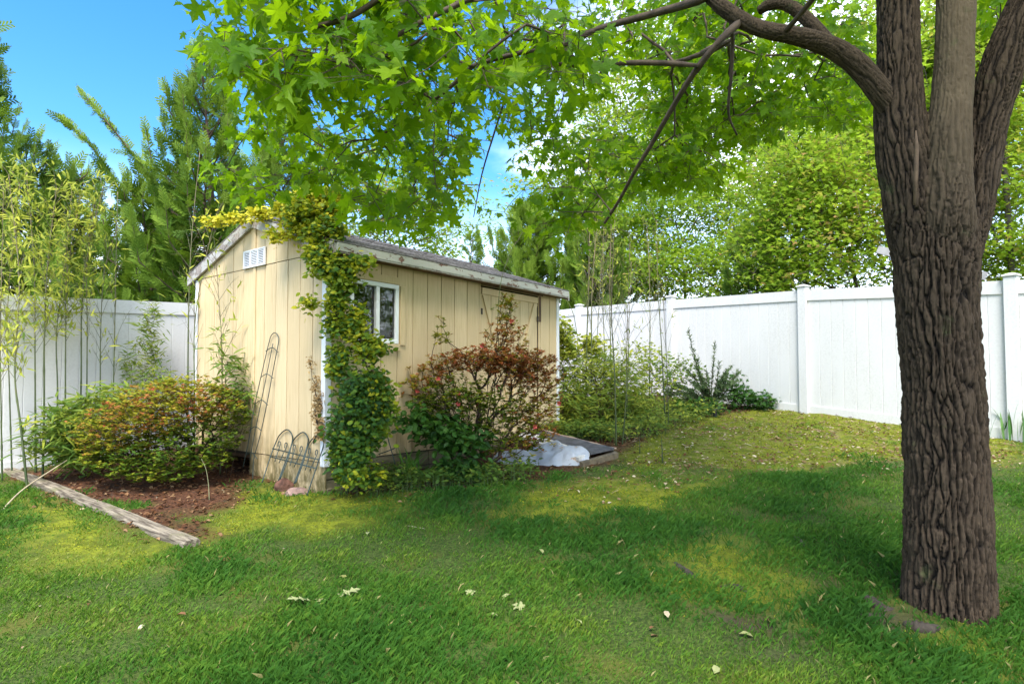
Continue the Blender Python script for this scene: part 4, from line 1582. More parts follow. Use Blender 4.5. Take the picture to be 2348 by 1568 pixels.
# ---------------------------------------------------------------- neighbouring house and swing frame behind the fences
M_HROOF = m_plain('neighbour roof shingle', (.26, .27, .29), .9, .25, 18)
M_HWALL = m_plain('pale siding', (.62, .63, .64), .6, .06, 6)
hx, hy = xy(190, 15.5)
house = empty('neighbour_house', (hx, hy, float(gz(hx, hy))), R(-12))
tag(house, 'pale neighbouring house with grey roof glimpsed through the cypresses', 'house')
m = MB(); m.box((-3.2, 0, -.2), (3.2, 4, 2.5), .01); m.build('wall', M_HWALL, house)
for k in range(9):
    m = MB(); m.box((-3.35, -.45 + k * .245, 2.45 + k * .125), (3.35, -.45 + k * .245 + .30, 2.475 + k * .125), .004)
    o = m.build('roof_course', M_HROOF, house)
m = MB(); m.prism([(-.4, 2.43), (2.0, 3.6), (4.4, 2.43)], lambda u, v, w: (w, u, v), -3.3, 3.3); m.build('roof', M_HROOF, house)
m = MB(); m.box((-.5, -.03, 1.0), (.5, -.004, 2.0), .005); w_ = m.build('window', M_VINYL, house)
m = MB(); m.box((-.42, -.045, 1.08), (.42, -.032, 1.92), 0); link('pane', m.mesh('pane'), M_SCR, w_)
m = MB(); m.box((.9, 2.0, 3.3), (1.4, 2.5, 4.3), .01); m.build('chimney', M_HWALL, house)

M_GREYW = m_plain('grey weathered timber', (.30, .29, .28), .8, .2, 8)
sa, sb_ = at(2012, 572, 8.9), at(2262, 634, 8.2)
sw = empty('swing_frame', (sa.x, sa.y, float(gz(sa.x, sa.y))))
tag(sw, 'grey wooden swing frame beam sloping behind the maple trunk', 'play frame')
d = (sb_ - sa).normalized()
side = Vector((d.y, -d.x, 0)).normalized() * .022
upv = d.cross(side.normalized()) * .055
m = MB()
m.poly([sa - side - upv, sa + side - upv, sa + side + upv, sa - side + upv, sb_ - side - upv, sb_ + side - upv, sb_ + side + upv, sb_ - side + upv],
       [(3, 2, 1, 0), (4, 5, 6, 7), (0, 1, 5, 4), (1, 2, 6, 5), (2, 3, 7, 6), (3, 0, 4, 7)])
m.build('beam', M_GREYW, sw, ws=True)
for t in (.42, .5):
    p = sa + (sb_ - sa) * .45
    q = p + Vector((.5 if t < .45 else -.5, .35, 0)); q.z = float(gz(q.x, q.y)) - .05
    m = MB(); m.tube([p, q], .045, 8); m.build('leg', M_GREYW, sw, ws=True)
# ---------------------------------------------------------------- shrubs and climbers in the yard
M_AZ = m_leaf('azalea leaf', [(0, (.025, .065, .012)), (.3, (.065, .14, .016)), (.55, (.23, .27, .022)), (.72, (.40, .33, .03)), (.8, (.36, .16, .045)), (1, (.46, .115, .05))], (.34, .38, .03), .36, .5, .3)
M_VINE = m_leaf('variegated climber leaf', [(0, (.014, .055, .012)), (.30, (.045, .13, .018)), (.55, (.20, .27, .016)), (.78, (.50, .46, .02)), (1, (.70, .60, .05))], (.55, .6, .02), .35, .35, .45)
M_GREEN = m_leaf('glossy green leaf', [(0, (.016, .05, .010)), (.5, (.04, .115, .015)), (1, (.11, .22, .03))], (.16, .35, .02), .3, .32, .5)
M_PALE = m_leaf('pale bamboo leaf', [(0, (.035, .095, .02)), (.5, (.12, .21, .035)), (1, (.48, .48, .06))], (.5, .58, .08), .42, .45, .35)
M_GREY = m_leaf('grey green needle', [(0, (.03, .06, .025)), (.5, (.07, .12, .045)), (1, (.14, .19, .08))], (.15, .25, .08), .2, .6, .2)
M_DRY = m_leaf('dry tan leaf', [(0, (.20, .11, .045)), (1, (.52, .36, .17))], (.4, .25, .1), .25, .7, .15)
M_STEM = m_plain('brown shrub stem', (.075, .048, .032), .85, .3, 18)
M_FLOW = m_plain('faded coral flower', (.55, .09, .07), .6, .25, 30)


def blob_points(blobs, rng, shell=.35):
    out, tg = [], []
    for c, r, n, t in blobs:
        v = unit(rng.normal(0, 1, (n, 3))) * (rng.random(n) ** shell)[:, None]
        out.append(np.array(c) + v * np.array(r)); tg.append(np.full(n, t))
    return np.concatenate(out), np.concatenate(tg)


def shrub(name, label, cat, base, blobs, tmpl, per, size, mat, seed, group=None, stems=5, tsd=.12, spread=.03, shell=.35, dnorm=(0, -.25, .85), rosette=False, twig=(.0016, .42), zmin=True, tilt=-.1, sstep=.07, foliage='foliage', stemmat=None, nleaf=0, alpha=.5):
    rng = np.random.default_rng(seed)
    root = empty(name, tuple(base))
    tag(root, label, cat, group)
    T, tg = blob_points(blobs, rng, shell)
    if zmin:
        k = T[:, 2] > gz(T[:, 0], T[:, 1]) + .04
        T, tg = T[k], tg[k]
    seeds = []
    cen = T.mean(0)
    for i in range(stems):
        q = T[rng.integers(len(T))]
        b = np.array(base) + np.array([rng.normal(0, .04), rng.normal(0, .03), -.03])
        seeds.append([b, b + (q - b) * np.array([.15, .15, .28]), b + (q - b) * np.array([.45, .45, .6])])
    P, par = skeleton(seeds)
    for i in range(len(seeds)):
        if par[i * 3] >= 0: par[i * 3] = 0
    P, par, tip = grow(P, par, T, sstep, alpha, .10, 0, rng)
    me, r = limb_mesh('stems', P, par, twig[0], twig[1], 4, .03)
    link('stems', me, stemmat or M_STEM, root, True)
    idx = np.repeat(np.arange(len(T)), per)
    n = len(idx)
    if rosette:
        az = np.tile(np.arange(per) * 2 * np.pi / per, len(T)) + rng.uniform(0, 6, len(T))[idx]
        d = np.stack([np.cos(az), np.sin(az), rng.uniform(.0, .7, n)], -1)
        b = T[idx] + rng.normal(0, spread * .25, (n, 3))
        nr = np.stack([rng.normal(0, .2, n) - .3 * np.cos(az), rng.normal(-.15, .2, n) - .3 * np.sin(az), np.full(n, 1.)], -1)
    else:
        az = rng.uniform(0, 2 * np.pi, n)
        d = np.stack([np.cos(az), np.sin(az), rng.normal(tilt, .4, n)], -1)
        b = T[idx] + rng.normal(0, spread, (n, 3))
        nr = np.array(dnorm) + rng.normal(0, .45, (n, 3))
    ti = np.clip(tg[idx] + rng.normal(0, tsd, len(T))[idx] + rng.normal(0, tsd * .6, n), 0, 1)
    Rm, S = frames(d, nr), rng.uniform(.65, 1.2, n) * size
    if nleaf:                                  # the leaves that show largest are objects of their own
        u, w, dep = proj(b)
        big = np.argsort(dep / S * (1 + .0 * u))[:nleaf]
        single_leaves(root, 'leaf', tmpl, mat, b[big], Rm[big], S[big], ti[big])
        k = np.ones(n, bool); k[big] = False
        b, Rm, S, ti = b[k], Rm[k], S[k], ti[k]
    V, F, t = scatter(tmpl[0], tmpl[1], b, Rm, S, ti)
    o = link(foliage, np_mesh(foliage, V, F, False, tint=t), mat, root, True)
    tag(o, kind='stuff')
    return root, T


def single_leaves(root, name, tmpl, mat, P, Rm, S, ti):
    var = []
    for q in range(8):
        me = np_mesh(name, tmpl[0], tmpl[1], False, tint=np.full(len(tmpl[0]), (q + .5) / 8)); me.materials.append(mat); var.append(me)
    inv = Matrix.Translation(root.location).inverted()
    for p, r, s, t in zip(P, Rm, S, ti):
        o = bpy.data.objects.new(name, var[int(min(7, t * 8))]); COL.objects.link(o); o.parent = root
        M = Matrix(r.tolist()).to_4x4(); M.translation = Vector(p)
        o.matrix_local = inv @ M @ Matrix.Scale(float(s), 4)


def flowers(root, T, n, seed, size=.035):
    rng = np.random.default_rng(seed)
    for i in rng.choice(len(T), n, False):
        mb = MB()
        c = Vector(T[i])
        for k in range(5):
            a = k * 2 * math.pi / 5 + rng.uniform(0, 1)
            d = Vector((math.cos(a), -.5, math.sin(a))).normalized() * size * .7
            s = Vector((-math.sin(a), 0, math.cos(a))) * size * .3
            mb.poly([c, c + d * .6 + s, c + d + Vector((0, -.006, 0)), c + d * .6 - s], [(0, 1, 2, 3)])
        link('flower', mb.mesh('flower'), M_FLOW, root, True)


D1 = 5.75
az1, T1 = shrub('azalea_bush', 'rounded yellow green and rust azalea below the white left fence', 'bush', G(432, 1098),
      [(pt(440, 905, D1), (.38, .36, .20), 260, .62), (pt(400, 935, D1 - .05), (.62, .5, .26), 520, .66), (pt(290, 985, D1 - .15), (.50, .42, .25), 420, .64), (pt(520, 945, D1), (.25, .3, .22), 150, .45),
       (pt(255, 1015, D1 - .2), (.26, .3, .16), 130, .64), (pt(380, 1030, D1 - .2), (.62, .4, .16), 340, .30), (pt(480, 1000, D1 - .1), (.35, .35, .16), 150, .32), (pt(350, 950, D1 - .2), (.55, .4, .2), 90, .84), (pt(430, 920, D1 - .15), (.5, .35, .16), 90, .85), (pt(330, 1062, D1 - .3), (.52, .3, .10), 190, .34), (pt(255, 1050, D1 - .3), (.26, .25, .10), 90, .5), (pt(350, 1088, D1 - .35), (.42, .25, .06), 120, .4), (pt(470, 1055, D1 - .2), (.28, .25, .09), 90, .36)],
      (OV4_T, OV4_F), 6, .042, M_AZ, 41, 'azalea bushes', 9, .10, shell=.28, rosette=True, twig=(.0017, .43))
flowers(az1, T1, 5, 3)
D2 = 5.95
az2, T2 = shrub('azalea_bush', 'tall sparse reddish azalea in front of the shed door', 'bush', G(1085, 1088),
      [(pt(1140, 825, D2), (.58, .38, .15), 620, .92), (pt(1205, 855, D2), (.40, .33, .20), 340, .92), (pt(1010, 850, D2), (.24, .26, .22), 130, .82), (pt(1160, 770, D2), (.26, .24, .20), 110, .85), (pt(1160, 715, D2 + .05), (.14, .14, .20), 46, .66), (pt(1165, 690, D2 + .05), (.10, .1, .10), 22, .66),
       (pt(1010, 770, D2), (.10, .1, .2), 30, .6), (pt(1000, 930, D2 - .05), (.30, .3, .22), 190, .40), (pt(1110, 930, D2 - .05), (.45, .36, .25), 280, .42), (pt(1210, 940, D2), (.34, .3, .25), 150, .72), (pt(1090, 1010, D2 - .1), (.36, .3, .18), 130, .2), (pt(1250, 900, D2), (.2, .2, .3), 70, .85), (pt(950, 880, D2), (.18, .2, .22), 60, .75), (pt(1170, 1000, D2 - .05), (.42, .3, .24), 170, .5), (pt(1230, 990, D2), (.25, .25, .22), 100, .8), (pt(1060, 900, D2 - .1), (.4, .3, .2), 150, .45)],
      (OV4_T, OV4_F), 7, .040, M_AZ, 42, 'azalea bushes', 12, .11, shell=.55, rosette=True, twig=(.0016, .47))
flowers(az2, T2, 16, 4, .04)

D3 = 5.72
shrub('leafy_bush', 'dark broad leaved green bush at the foot of the reddish azalea', 'bush', G(1050, 1092),
      [(pt(960, 962, D3), (.20, .2, .12), 46, .45), (pt(1010, 985, D3), (.26, .25, .16), 80, .45), (pt(1060, 1010, D3 - .05), (.24, .22, .16), 70, .35), (pt(1050, 1072, D3 - .1), (.26, .2, .09), 60, .25)],
      (OVAL_T, OVAL_F), 5, .085, M_GREEN, 43, None, 5, .13, .045, tilt=-.45, nleaf=220)

# climber up the corner of the shed
DV = 5.1
shrub('climbing_vine', 'variegated evergreen vine climbing the shed corner onto the roof', 'vine', G(812, 1118),
      [(pt(830, 900, DV - .05), (.21, .13, .24), 190, .22), (pt(815, 985, DV - .1), (.24, .15, .28), 260, .20), (pt(865, 930, DV), (.16, .12, .30), 170, .42), (pt(800, 1040, DV - .1), (.18, .15, .2), 110, .24), (pt(825, 1090, DV - .1), (.20, .15, .08), 70, .45),
       (pt(850, 800, DV), (.14, .08, .11), 90, .52), (pt(775, 830, DV - .02), (.08, .06, .16), 60, .42), (pt(815, 740, DV), (.085, .06, .17), 90, .55), (pt(770, 720, DV - .02), (.08, .07, .21), 95, .48), (pt(785, 640, DV - .03), (.11, .09, .19), 130, .46), (pt(745, 600, DV), (.11, .09, .15), 105, .46),
       (pt(830, 605, DV - .03), (.09, .06, .05), 30, .58), (pt(745, 540, DV + .15), (.17, .16, .15), 200, .45), (pt(715, 490, DV + .25), (.23, .24, .13), 260, .62), (pt(735, 460, DV + .3), (.24, .22, .08), 150, .86), (pt(660, 485, DV + .35), (.15, .12, .08), 80, .84), (pt(690, 520, DV + .2), (.14, .1, .10), 70, .72),
       (pt(600, 490, DV + .6), (.12, .06, .03), 30, .93), (pt(540, 500, DV + .75), (.12, .04, .025), 26, .95), (pt(487, 507, DV + .85), (.11, .04, .02), 24, .96), (pt(640, 540, DV + .3), (.12, .05, .03), 26, .82), (pt(710, 690, DV - .02), (.06, .05, .05), 14, .6), (pt(715, 575, DV + .05), (.09, .06, .06), 30, .55), (pt(770, 465, DV + .3), (.12, .14, .06), 40, .88)],
      (OV4_T, OV4_F), 7, .054, M_VINE, 44, None, 3, .16, .032, shell=.45, twig=(.0018, .36), tilt=-.15, dnorm=(-.1, -.8, .5), alpha=.15, nleaf=300)

# dry climber on the gable next to the corner
shrub('dried_vine', 'dead tan vine hanging on the gable beside the white corner', 'vine', G(722, 1105),
      [(pt(728, 930, 5.2), (.05, .02, .16), 60, .6), (pt(735, 985, 5.17), (.035, .02, .12), 40, .6), (pt(722, 880, 5.22), (.03, .02, .1), 16, .7), (pt(712, 830, 5.25), (.015, .01, .12), 8, .6)],
      (RHOM_T, RHOM_F), 5, .030, M_DRY, 45, None, 2, .2, .012, shell=.6, tilt=-.5, dnorm=(0, -1, .3))

# low green growth
shrub('bamboo_thicket', 'leafy green bamboo regrowth between the left fence and the azalea', 'bamboo', G(170, 1070),
      [(pt(165, 985, 5.85), (.34, .28, .30), 130, .5), (pt(215, 950, 5.9), (.30, .26, .24), 100, .55), (pt(120, 1010, 5.8), (.22, .22, .2), 50, .5), (pt(270, 920, 6.1), (.3, .2, .16), 50, .6), (pt(180, 1040, 5.8), (.25, .2, .14), 60, .35)],
      (LANCE_T, LANCE_F), 7, .145, M_PALE, 46, 'bamboo in the yard', 10, .16, .05, twig=(.0018, .3))
shrub('bamboo_sprig', 'fine pale bamboo sprig against the left fence by the shed', 'bamboo', G(330, 1040),
      [(pt(345, 760, 7.0), (.12, .1, .40), 60, .6), (pt(325, 840, 7.0), (.22, .1, .32), 70, .55), (pt(380, 880, 6.9), (.2, .1, .2), 40, .5)],
      (LANCE_T, LANCE_F), 5, .12, M_PALE, 47, 'bamboo in the yard', 5, .15, .05, twig=(.0014, .3))
shrub('bamboo_sprig', 'small long leaved bamboo sprig in front of the gable wall', 'bamboo', G(520, 1098),
      [(pt(530, 840, 5.95), (.13, .1, .1), 26, .3), (pt(525, 890, 5.95), (.24, .12, .10), 40, .3), (pt(560, 910, 5.9), (.12, .1, .12), 22, .25), (pt(505, 800, 5.95), (.05, .05, .2), 12, .4)],
      (LANCE_T, LANCE_F), 4, .13, M_PALE, 48, 'bamboo in the yard', 2, .12, .05, twig=(.0016, .3))
shrub('bamboo_thicket', 'pale yellow green bamboo thicket between the shed end and right fence', 'bamboo', G(1370, 985),
      [(pt(1340, 860, 8.6), (.55, .5, .35), 190, .72), (pt(1410, 860, 8.8), (.50, .5, .40), 170, .68), (pt(1380, 930, 8.4), (.75, .5, .30), 190, .6), (pt(1310, 920, 8.3), (.35, .35, .35), 110, .62), (pt(1440, 930, 8.6), (.4, .4, .3), 90, .6)],
      (LANCE_T, LANCE_F), 8, .14, M_PALE, 49, 'bamboo in the yard', 14, .14, .07, twig=(.0018, .3))
shrub('leafy_bush', 'bright yellow green bush at the far white corner of the shed', 'bush', G(1288, 985),
      [(pt(1288, 760, 8.6), (.10, .2, .22), 60, .85), (pt(1300, 800, 8.5), (.16, .2, .18), 60, .85), (pt(1352, 795, 8.7), (.22, .2, .12), 60, .9)],
      (OVAL_T, OVAL_F), 6, .08, M_PALE, 50, None, 4, .12, .05, twig=(.0018, .3))
shrub('tangled_shrub', 'thin open shrub with small leaves beside the fence post', 'bush', G(1510, 965),
      [(pt(1515, 850, 9.3), (.35, .3, .22), 60, .5), (pt(1480, 810, 9.4), (.3, .3, .2), 40, .75), (pt(1560, 850, 9.6), (.4, .3, .25), 60, .35), (pt(1500, 900, 9.2), (.45, .4, .22), 90, .6)],
      (OVAL_T, OVAL_F), 5, .065, M_PALE, 51, None, 7, .15, .06, twig=(.002, .35))


def wand_shrub(label, base, wands, seed, mat, leaf=.062, dens=170):
    rng = np.random.default_rng(seed)
    root = empty('rosemary_shrub', tuple(base)); tag(root, label, 'bush')
    mb = MB(); P, Dd, T = [], [], []
    for w in wands:
        c = curve_pts([tuple(base)] + w, 8)
        mb.tube(c, [.007 - .0055 * i / len(c) for i in range(len(c))], 5, False)
        A = np.array(c); L = np.linalg.norm(np.diff(A, axis=0), axis=1).sum()
        n = int(L * dens)
        for k in range(n):
            t = .18 + .82 * (k + rng.random()) / n
            f = t * (len(A) - 1); i = min(int(f), len(A) - 2)
            P.append(A[i] + (A[i + 1] - A[i]) * (f - i))
            ax = unit(A[i + 1] - A[i]); a = rng.normal(0, 1, 3)
            Dd.append(ax * .8 + unit(a) * .9); T.append(np.clip(.3 + .5 * t + rng.normal(0, .15), 0, 1))
    mb.build('stems', M_STEM, root, True, True)
    P, Dd = np.array(P), np.array(Dd)
    V, F, t = scatter(LANCE_T * np.array([1.4, 1, 1]), LANCE_F, P, frames(Dd, rng.normal(0, 1, P.shape)), rng.uniform(.6, 1.2, len(P)) * leaf, np.array(T))
    o = link('foliage', np_mesh('foliage', V, F, False, tint=t), mat, root, True); tag(o, kind='stuff')
    return root


rb = G(1630, 938)
rbY = rb.y
wd = []
rr = np.random.default_rng(5)
for px, py, b in ((1578, 755, 0), (1600, 820, 0), (1640, 785, 0), (1650, 830, 0), (1692, 850, 0), (1668, 860, 0), (1620, 850, 0)):
    wd.append([pt((1630 + px) / 2 + rr.normal(0, 6), (935 + py) / 2, rbY - .1), pt(px, py, rbY - .15)])
for k in range(44):
    px, py = rr.uniform(1525, 1700), rr.uniform(835, 930)
    if px < 1560: py = rr.uniform(870, 930)
    wd.append([pt((1630 + px) / 2, (928 + py) / 2 - 8, rbY - rr.uniform(-.15, .3)), pt(px, py, rbY - rr.uniform(-.25, .55))])
wand_shrub('spiky grey green rosemary like shrub against the right fence', rb, wd, 52, M_GREY)
shrub('ivy_clump', 'low dark ivy trailing along the foot of the right fence', 'ivy', G(1700, 934),
      [(pt(1705, 915, rbY - .15), (.30, .2, .16), 90, .35), (pt(1755, 922, rbY - .25), (.25, .15, .06), 50, .5), (pt(1680, 880, rbY), (.2, .1, .15), 30, .35), (pt(1600, 935, rbY - .4), (.45, .3, .10), 90, .5)],
      (SMAP_T, SMAP_F), 5, .07, M_GREEN, 53, None, 4, .15, .05, tilt=-.3)


def ground_cover():
    rng = np.random.default_rng(61)
    polys = [(wpoly([(1215, 1000), (1290, 950), (1400, 930), (1500, 930), (1620, 930), (1660, 948), (1560, 985), (1500, 1005), (1400, 1020), (1300, 1010)]), 1500, .62, .055), (wpoly([(1230, 1000), (1330, 960), (1400, 990), (1400, 1015), (1300, 1010)]), 500, .35, .06),
             (wpoly([(890, 1128), (960, 1110), (1180, 1090), (1230, 1075), (1210, 1105), (1100, 1120), (1000, 1130)]), 260, .3, .05), (wpoly([(760, 1135), (900, 1105), (960, 1120), (880, 1140)]), 150, .55, .04)]
    P, S, T = [], [], []
    for poly, n, t, s in polys:
        xs, ys = [p[0] for p in poly], [p[1] for p in poly]
        k = 0
        while k < n:
            x, y = rng.uniform(min(xs), max(xs)), rng.uniform(min(ys), max(ys))
            if in_poly(x, y, poly):
                k += 1
                h = rng.uniform(.03, .20) * (1 if t > .5 else .8)
                for _ in range(5):
                    P.append((x + rng.normal(0, .05), y + rng.normal(0, .05), float(gz(x, y)) + h + rng.normal(0, .02))); S.append(s * rng.uniform(.6, 1.25)); T.append(t + rng.normal(0, .17))
    P = np.array(P); n = len(P)
    az = rng.uniform(0, 6.28, n)
    d = np.stack([np.cos(az), np.sin(az), rng.normal(-.05, .35, n)], -1)
    nr = np.stack([rng.normal(0, .35, n), rng.normal(-.2, .35, n), np.ones(n)], -1)
    V, F, t = scatter(OVAL_T, OVAL_F, P, frames(d, nr), np.array(S), np.clip(T, 0, 1))
    A = P.copy(); A[:, 2] = gz(A[:, 0], A[:, 1])
    o = link('ground_cover', np_mesh('ground_cover', V, F, False, tint=t), M_PALE)
    tag(o, 'low leafy weeds covering the bed past the shed', 'weeds', kind='stuff')
    k = rng.random(n) < .3
    V2, F2 = ribbons(A[k], P[k], .0014)
    so = link('weed_stems', np_mesh('weed_stems', V2, F2), m_plain('green stem', (.07, .11, .03), .7), o)
    tag(so, kind='stuff')


ground_cover()

# ---------------------------------------------------------------- blades: day lily and iris
def blade_mesh(name, L, w, bend, seg=7):
    V, F = [], []
    for i in range(seg + 1):
        t = i / seg
        a = bend * t * t
        y = math.sin(a) / max(bend, .01) * 1.0 if False else t * math.cos(a * .5) * math.sin(min(1.5, a)) if a > 0 else 0
        # arc in the y-z plane
        V.append(None)
    x = y = z = 0.0
    pts = []
    for i in range(seg + 1):
        t = i / seg
        pts.append((y, z))
        a = bend * t
        y += math.sin(a) * L / seg; z += math.cos(a) * L / seg
    V = []
    for i, (yy, zz) in enumerate(pts):
        t = i / seg
        ww = w * (.65 + .6 * t if t < .3 else 1.0 - ((t - .3) / .7) ** 2.2) * .5 + .0004
        V += [(-ww, yy, zz + .0), (0, yy + .15 * ww, zz - .2 * ww), (ww, yy, zz)]
    for i in range(seg):
        b = i * 3
        F += [(b, b + 1, b + 4, b + 3), (b + 1, b + 2, b + 5, b + 4)]
    return np_mesh(name, np.array(V), np.array(F), True, tint=np.full(len(V), random.uniform(.3, .9)))


M_BLADE = m_leaf('strap leaf', [(0, (.018, .06, .012)), (.6, (.05, .15, .02)), (1, (.12, .24, .04))], (.2, .4, .03), .3, .4, .4)
M_IRIS = m_leaf('iris leaf', [(0, (.04, .11, .03)), (.6, (.09, .22, .06)), (1, (.18, .32, .10))], (.25, .45, .1), .25, .45, .4)


def blade_clump(name, label, cat, base, n, L, w, bends, mat, seed, spread=.05, group=None):
    rng = random.Random(seed)
    root = empty(name, tuple(base)); tag(root, label, cat, group)
    var = []
    for k in range(7):
        me = blade_mesh('blade', L * rng.uniform(.7, 1.15), w * rng.uniform(.8, 1.2), rng.uniform(*bends)); me.materials.append(mat); var.append(me)
    for k in range(n):
        o = bpy.data.objects.new('blade', var[k % 7]); COL.objects.link(o); o.parent = root
        o.location = (rng.gauss(0, spread), rng.gauss(0, spread), -.02)
        o.rotation_euler = (rng.uniform(-.25, .05), rng.uniform(-.15, .15), rng.uniform(0, 6.28))
        s = rng.uniform(.75, 1.1); o.scale = (s, s, s)
    return root


blade_clump('daylily_clump', 'arching strap leaved clump between the vine and the reddish azalea', 'plant', G(942, 1112), 46, .48, .016, (.9, 2.2), M_BLADE, 3, .05)
for (px, py, n, s, lab) in ((2334, 1008, 13, .45, 'upright sword leaved iris clump at the right edge by the fence'), (2288, 1004, 6, .38, 'small iris clump just right of the maple trunk'), (2362, 1016, 10, .45, 'iris clump cut by the right edge of the view')):
    blade_clump('iris_clump', lab, 'plant', G(px, py), n, s, .032, (.05, .4), M_IRIS, px, .055, 'iris clumps by the right fence')

# ---------------------------------------------------------------- bamboo canes
def m_cane():
    m, nt, b, _ = mat_new('bamboo cane')
    a = nt.nodes.new('ShaderNodeAttribute'); a.attribute_name = 'tint'
    cr = nt.nodes.new('ShaderNodeValToRGB')
    e = cr.color_ramp.elements
    e[0].color = (.030, .055, .015, 1); e[1].color = (.36, .26, .13, 1)
    x = e.new(.35); x.color = (.09, .11, .03, 1)
    x = e.new(.7); x.color = (.19, .14, .07, 1)
    nt.links.new(a.outputs['Fac'], cr.inputs[0])
    nt.links.new(cr.outputs[0], b.inputs['Base Color'])
    b.inputs['Roughness'].default_value = .45
    return m


M_CANE = m_cane()


def bamboo(label, group, path, r, seed, br0, br1, nbr, blen, leaves, lsize, ltint, brown=.3, dry_tip=.5, sp=.5):
    """path: world points root to tip; branches between fractions br0..br1"""
    rng = np.random.default_rng(seed)
    base = path[0]
    root = empty('bamboo_cane', tuple(base)); tag(root, label, 'bamboo', group)
    c = np.array(curve_pts(path, 14))
    c[0, 2] -= .05
    n = len(c)
    tt = np.linspace(0, 1, n)
    rad = r * (1 - .8 * tt)
    node = np.abs(((tt * 16) % 1) - .5) > .44
    mb = MB(); mb.tube(c, list(rad * (1 + .25 * node)), 6)
    me = mb.mesh('cane', True)
    nv = len(me.vertices)
    at_ = me.attributes.new('tint', 'FLOAT', 'POINT')
    q = np.repeat(np.clip(brown * .3 + (tt ** 1.3) * dry_tip + rng.normal(0, .05, n), 0, 1), 6)
    at_.data.foreach_set('value', q[:nv].astype(np.float32))
    link('cane', me, M_CANE, root, True)
    B, LP, LD, LT = MB(), [], [], []
    bt = []
    for k in range(nbr):
        t = br0 + (br1 - br0) * (k + rng.random()) / nbr
        f = t * (n - 1); i = min(int(f), n - 2)
        p = c[i] + (c[i + 1] - c[i]) * (f - i)
        a = (k % 2) * math.pi + rng.normal(0, .8)
        d = unit(np.array([math.cos(a) * sp, math.sin(a) * sp * .7, 1.0]) + rng.normal(0, .12, 3))
        L = blen * rng.uniform(.5, 1.2) * (1.1 - .6 * t)
        e1 = p + d * L * .55
        e2 = p + d * L + np.array([d[0], d[1], -.1]) * L * .12
        B.tube([p, e1, e2], [.0028, .0022, .0010], 3, False); bt += [np.clip(brown * .5 + dry_tip * .5 * t + .2, 0, 1)] * 9
        ends = [e1, e2]
        for s in range(rng.integers(1, 4)):
            u = rng.uniform(.35, .95)
            q0 = p + (e2 - p) * u
            dd = unit(d + rng.normal(0, .45, 3)) * L * rng.uniform(.2, .45)
            B.tube([q0, q0 + dd], [.0016, .0007], 3, False); bt += [np.clip(brown * .5 + dry_tip * .5 * t + .25, 0, 1)] * 6
            ends.append(q0 + dd)
        for q1 in ends:
            for _ in range(rng.poisson(leaves)):
                LP.append(q1 + rng.normal(0, .02, 3)); LD.append(unit(d * .5 + rng.normal(0, .6, 3) + np.array([0, 0, -.15]))); LT.append(np.clip(ltint + rng.normal(0, .2), 0, 1))
    me = B.mesh('branches', True)
    at_ = me.attributes.new('tint', 'FLOAT', 'POINT')
    at_.data.foreach_set('value', np.array(bt, np.float32)[:len(me.vertices)])
    link('branches', me, M_CANE, root, True)
    if LP:
        P = np.array(LP)
        nr = np.stack([rng.normal(0, .4, len(P)), rng.normal(-.4, .4, len(P)), np.full(len(P), .7)], -1)
        V, F, t = scatter(LANCE_T * np.array([1.25, 1, 1]), LANCE_F, P, frames(np.array(LD), nr), rng.uniform(.6, 1.25, len(P)) * lsize, np.array(LT))
        o = link('foliage', np_mesh('foliage', V, F, False, tint=t), M_PALE, root, True); tag(o, kind='stuff')
    return root


GL, GR = 'bamboo canes along the left fence', 'bamboo canes past the shed'


def cane_path(pix, Y=None):
    if Y is None:
        b = G(*pix[0]); Y = b.y
    else:
        b = at(*pix[0], Y); b = Vector((b.x, b.y, float(gz(b.x, b.y))))
    return [tuple(b)] + [tuple(at(px, py, Y + .03 * k)) for k, (px, py) in enumerate(pix[1:])]


ORD = ['first', 'second', 'third', 'fourth', 'fifth', 'sixth', 'seventh', 'eighth', 'ninth', 'tenth', 'eleventh', 'twelfth', 'thirteenth', 'fourteenth', 'fifteenth', 'sixteenth']
left_canes = [
    ([(5, 1105), (3, 960), (1, 780), (8, 430)], None, .009, .5, 1, 34, .34, 2.2),
    ([(28, 1085), (22, 900), (18, 700), (45, 420)], 6.1, .008, .45, 1, 34, .34, 2.2),
    ([(63, 1122), (48, 980), (34, 850), (44, 640), (20, 400)], None, .011, .45, 1, 40, .36, 2.4),
    ([(82, 1085), (81, 940), (80, 780), (78, 600), (60, 395)], 6.15, .010, .45, 1, 40, .36, 2.4),
    ([(98, 1100), (101, 940), (102, 760), (110, 600), (130, 430)], None, .011, .45, 1, 40, .36, 2.4),
    ([(128, 1070), (132, 900), (130, 760), (150, 600), (165, 440)], 6.3, .009, .45, 1, 38, .36, 2.4),
    ([(150, 1060), (150, 900), (151, 760), (155, 620), (185, 450)], 6.3, .009, .45, 1, 36, .36, 2.2),
    ([(180, 1050), (186, 880), (188, 700), (205, 560), (238, 425)], 6.4, .010, .45, 1, 40, .38, 2.2),
    ([(196, 1050), (199, 900), (200, 760), (200, 600), (215, 470)], 6.4, .009, .45, 1, 30, .36, 1.8),
    ([(226, 1045), (230, 880), (231, 760), (240, 620), (270, 520)], 6.6, .008, .3, 1, 24, .40, 1.0),
    ([(258, 1040), (260, 900), (263, 760), (266, 600), (270, 440)], 6.7, .009, .3, .75, 12, .40, .8),
    ([(430, 1050), (431, 860), (433, 700), (440, 540), (458, 350)], 7.15, .011, .45, .8, 14, .5, .5),
    ([(446, 1050), (446, 900), (447, 740), (470, 600), (497, 490)], 6.6, .009, .3, 1, 22, .42, .6),
    ([(505, 1090), (509, 900), (508, 780), (500, 660), (492, 560)], 6.0, .007, .25, 1, 22, .42, .7),
]
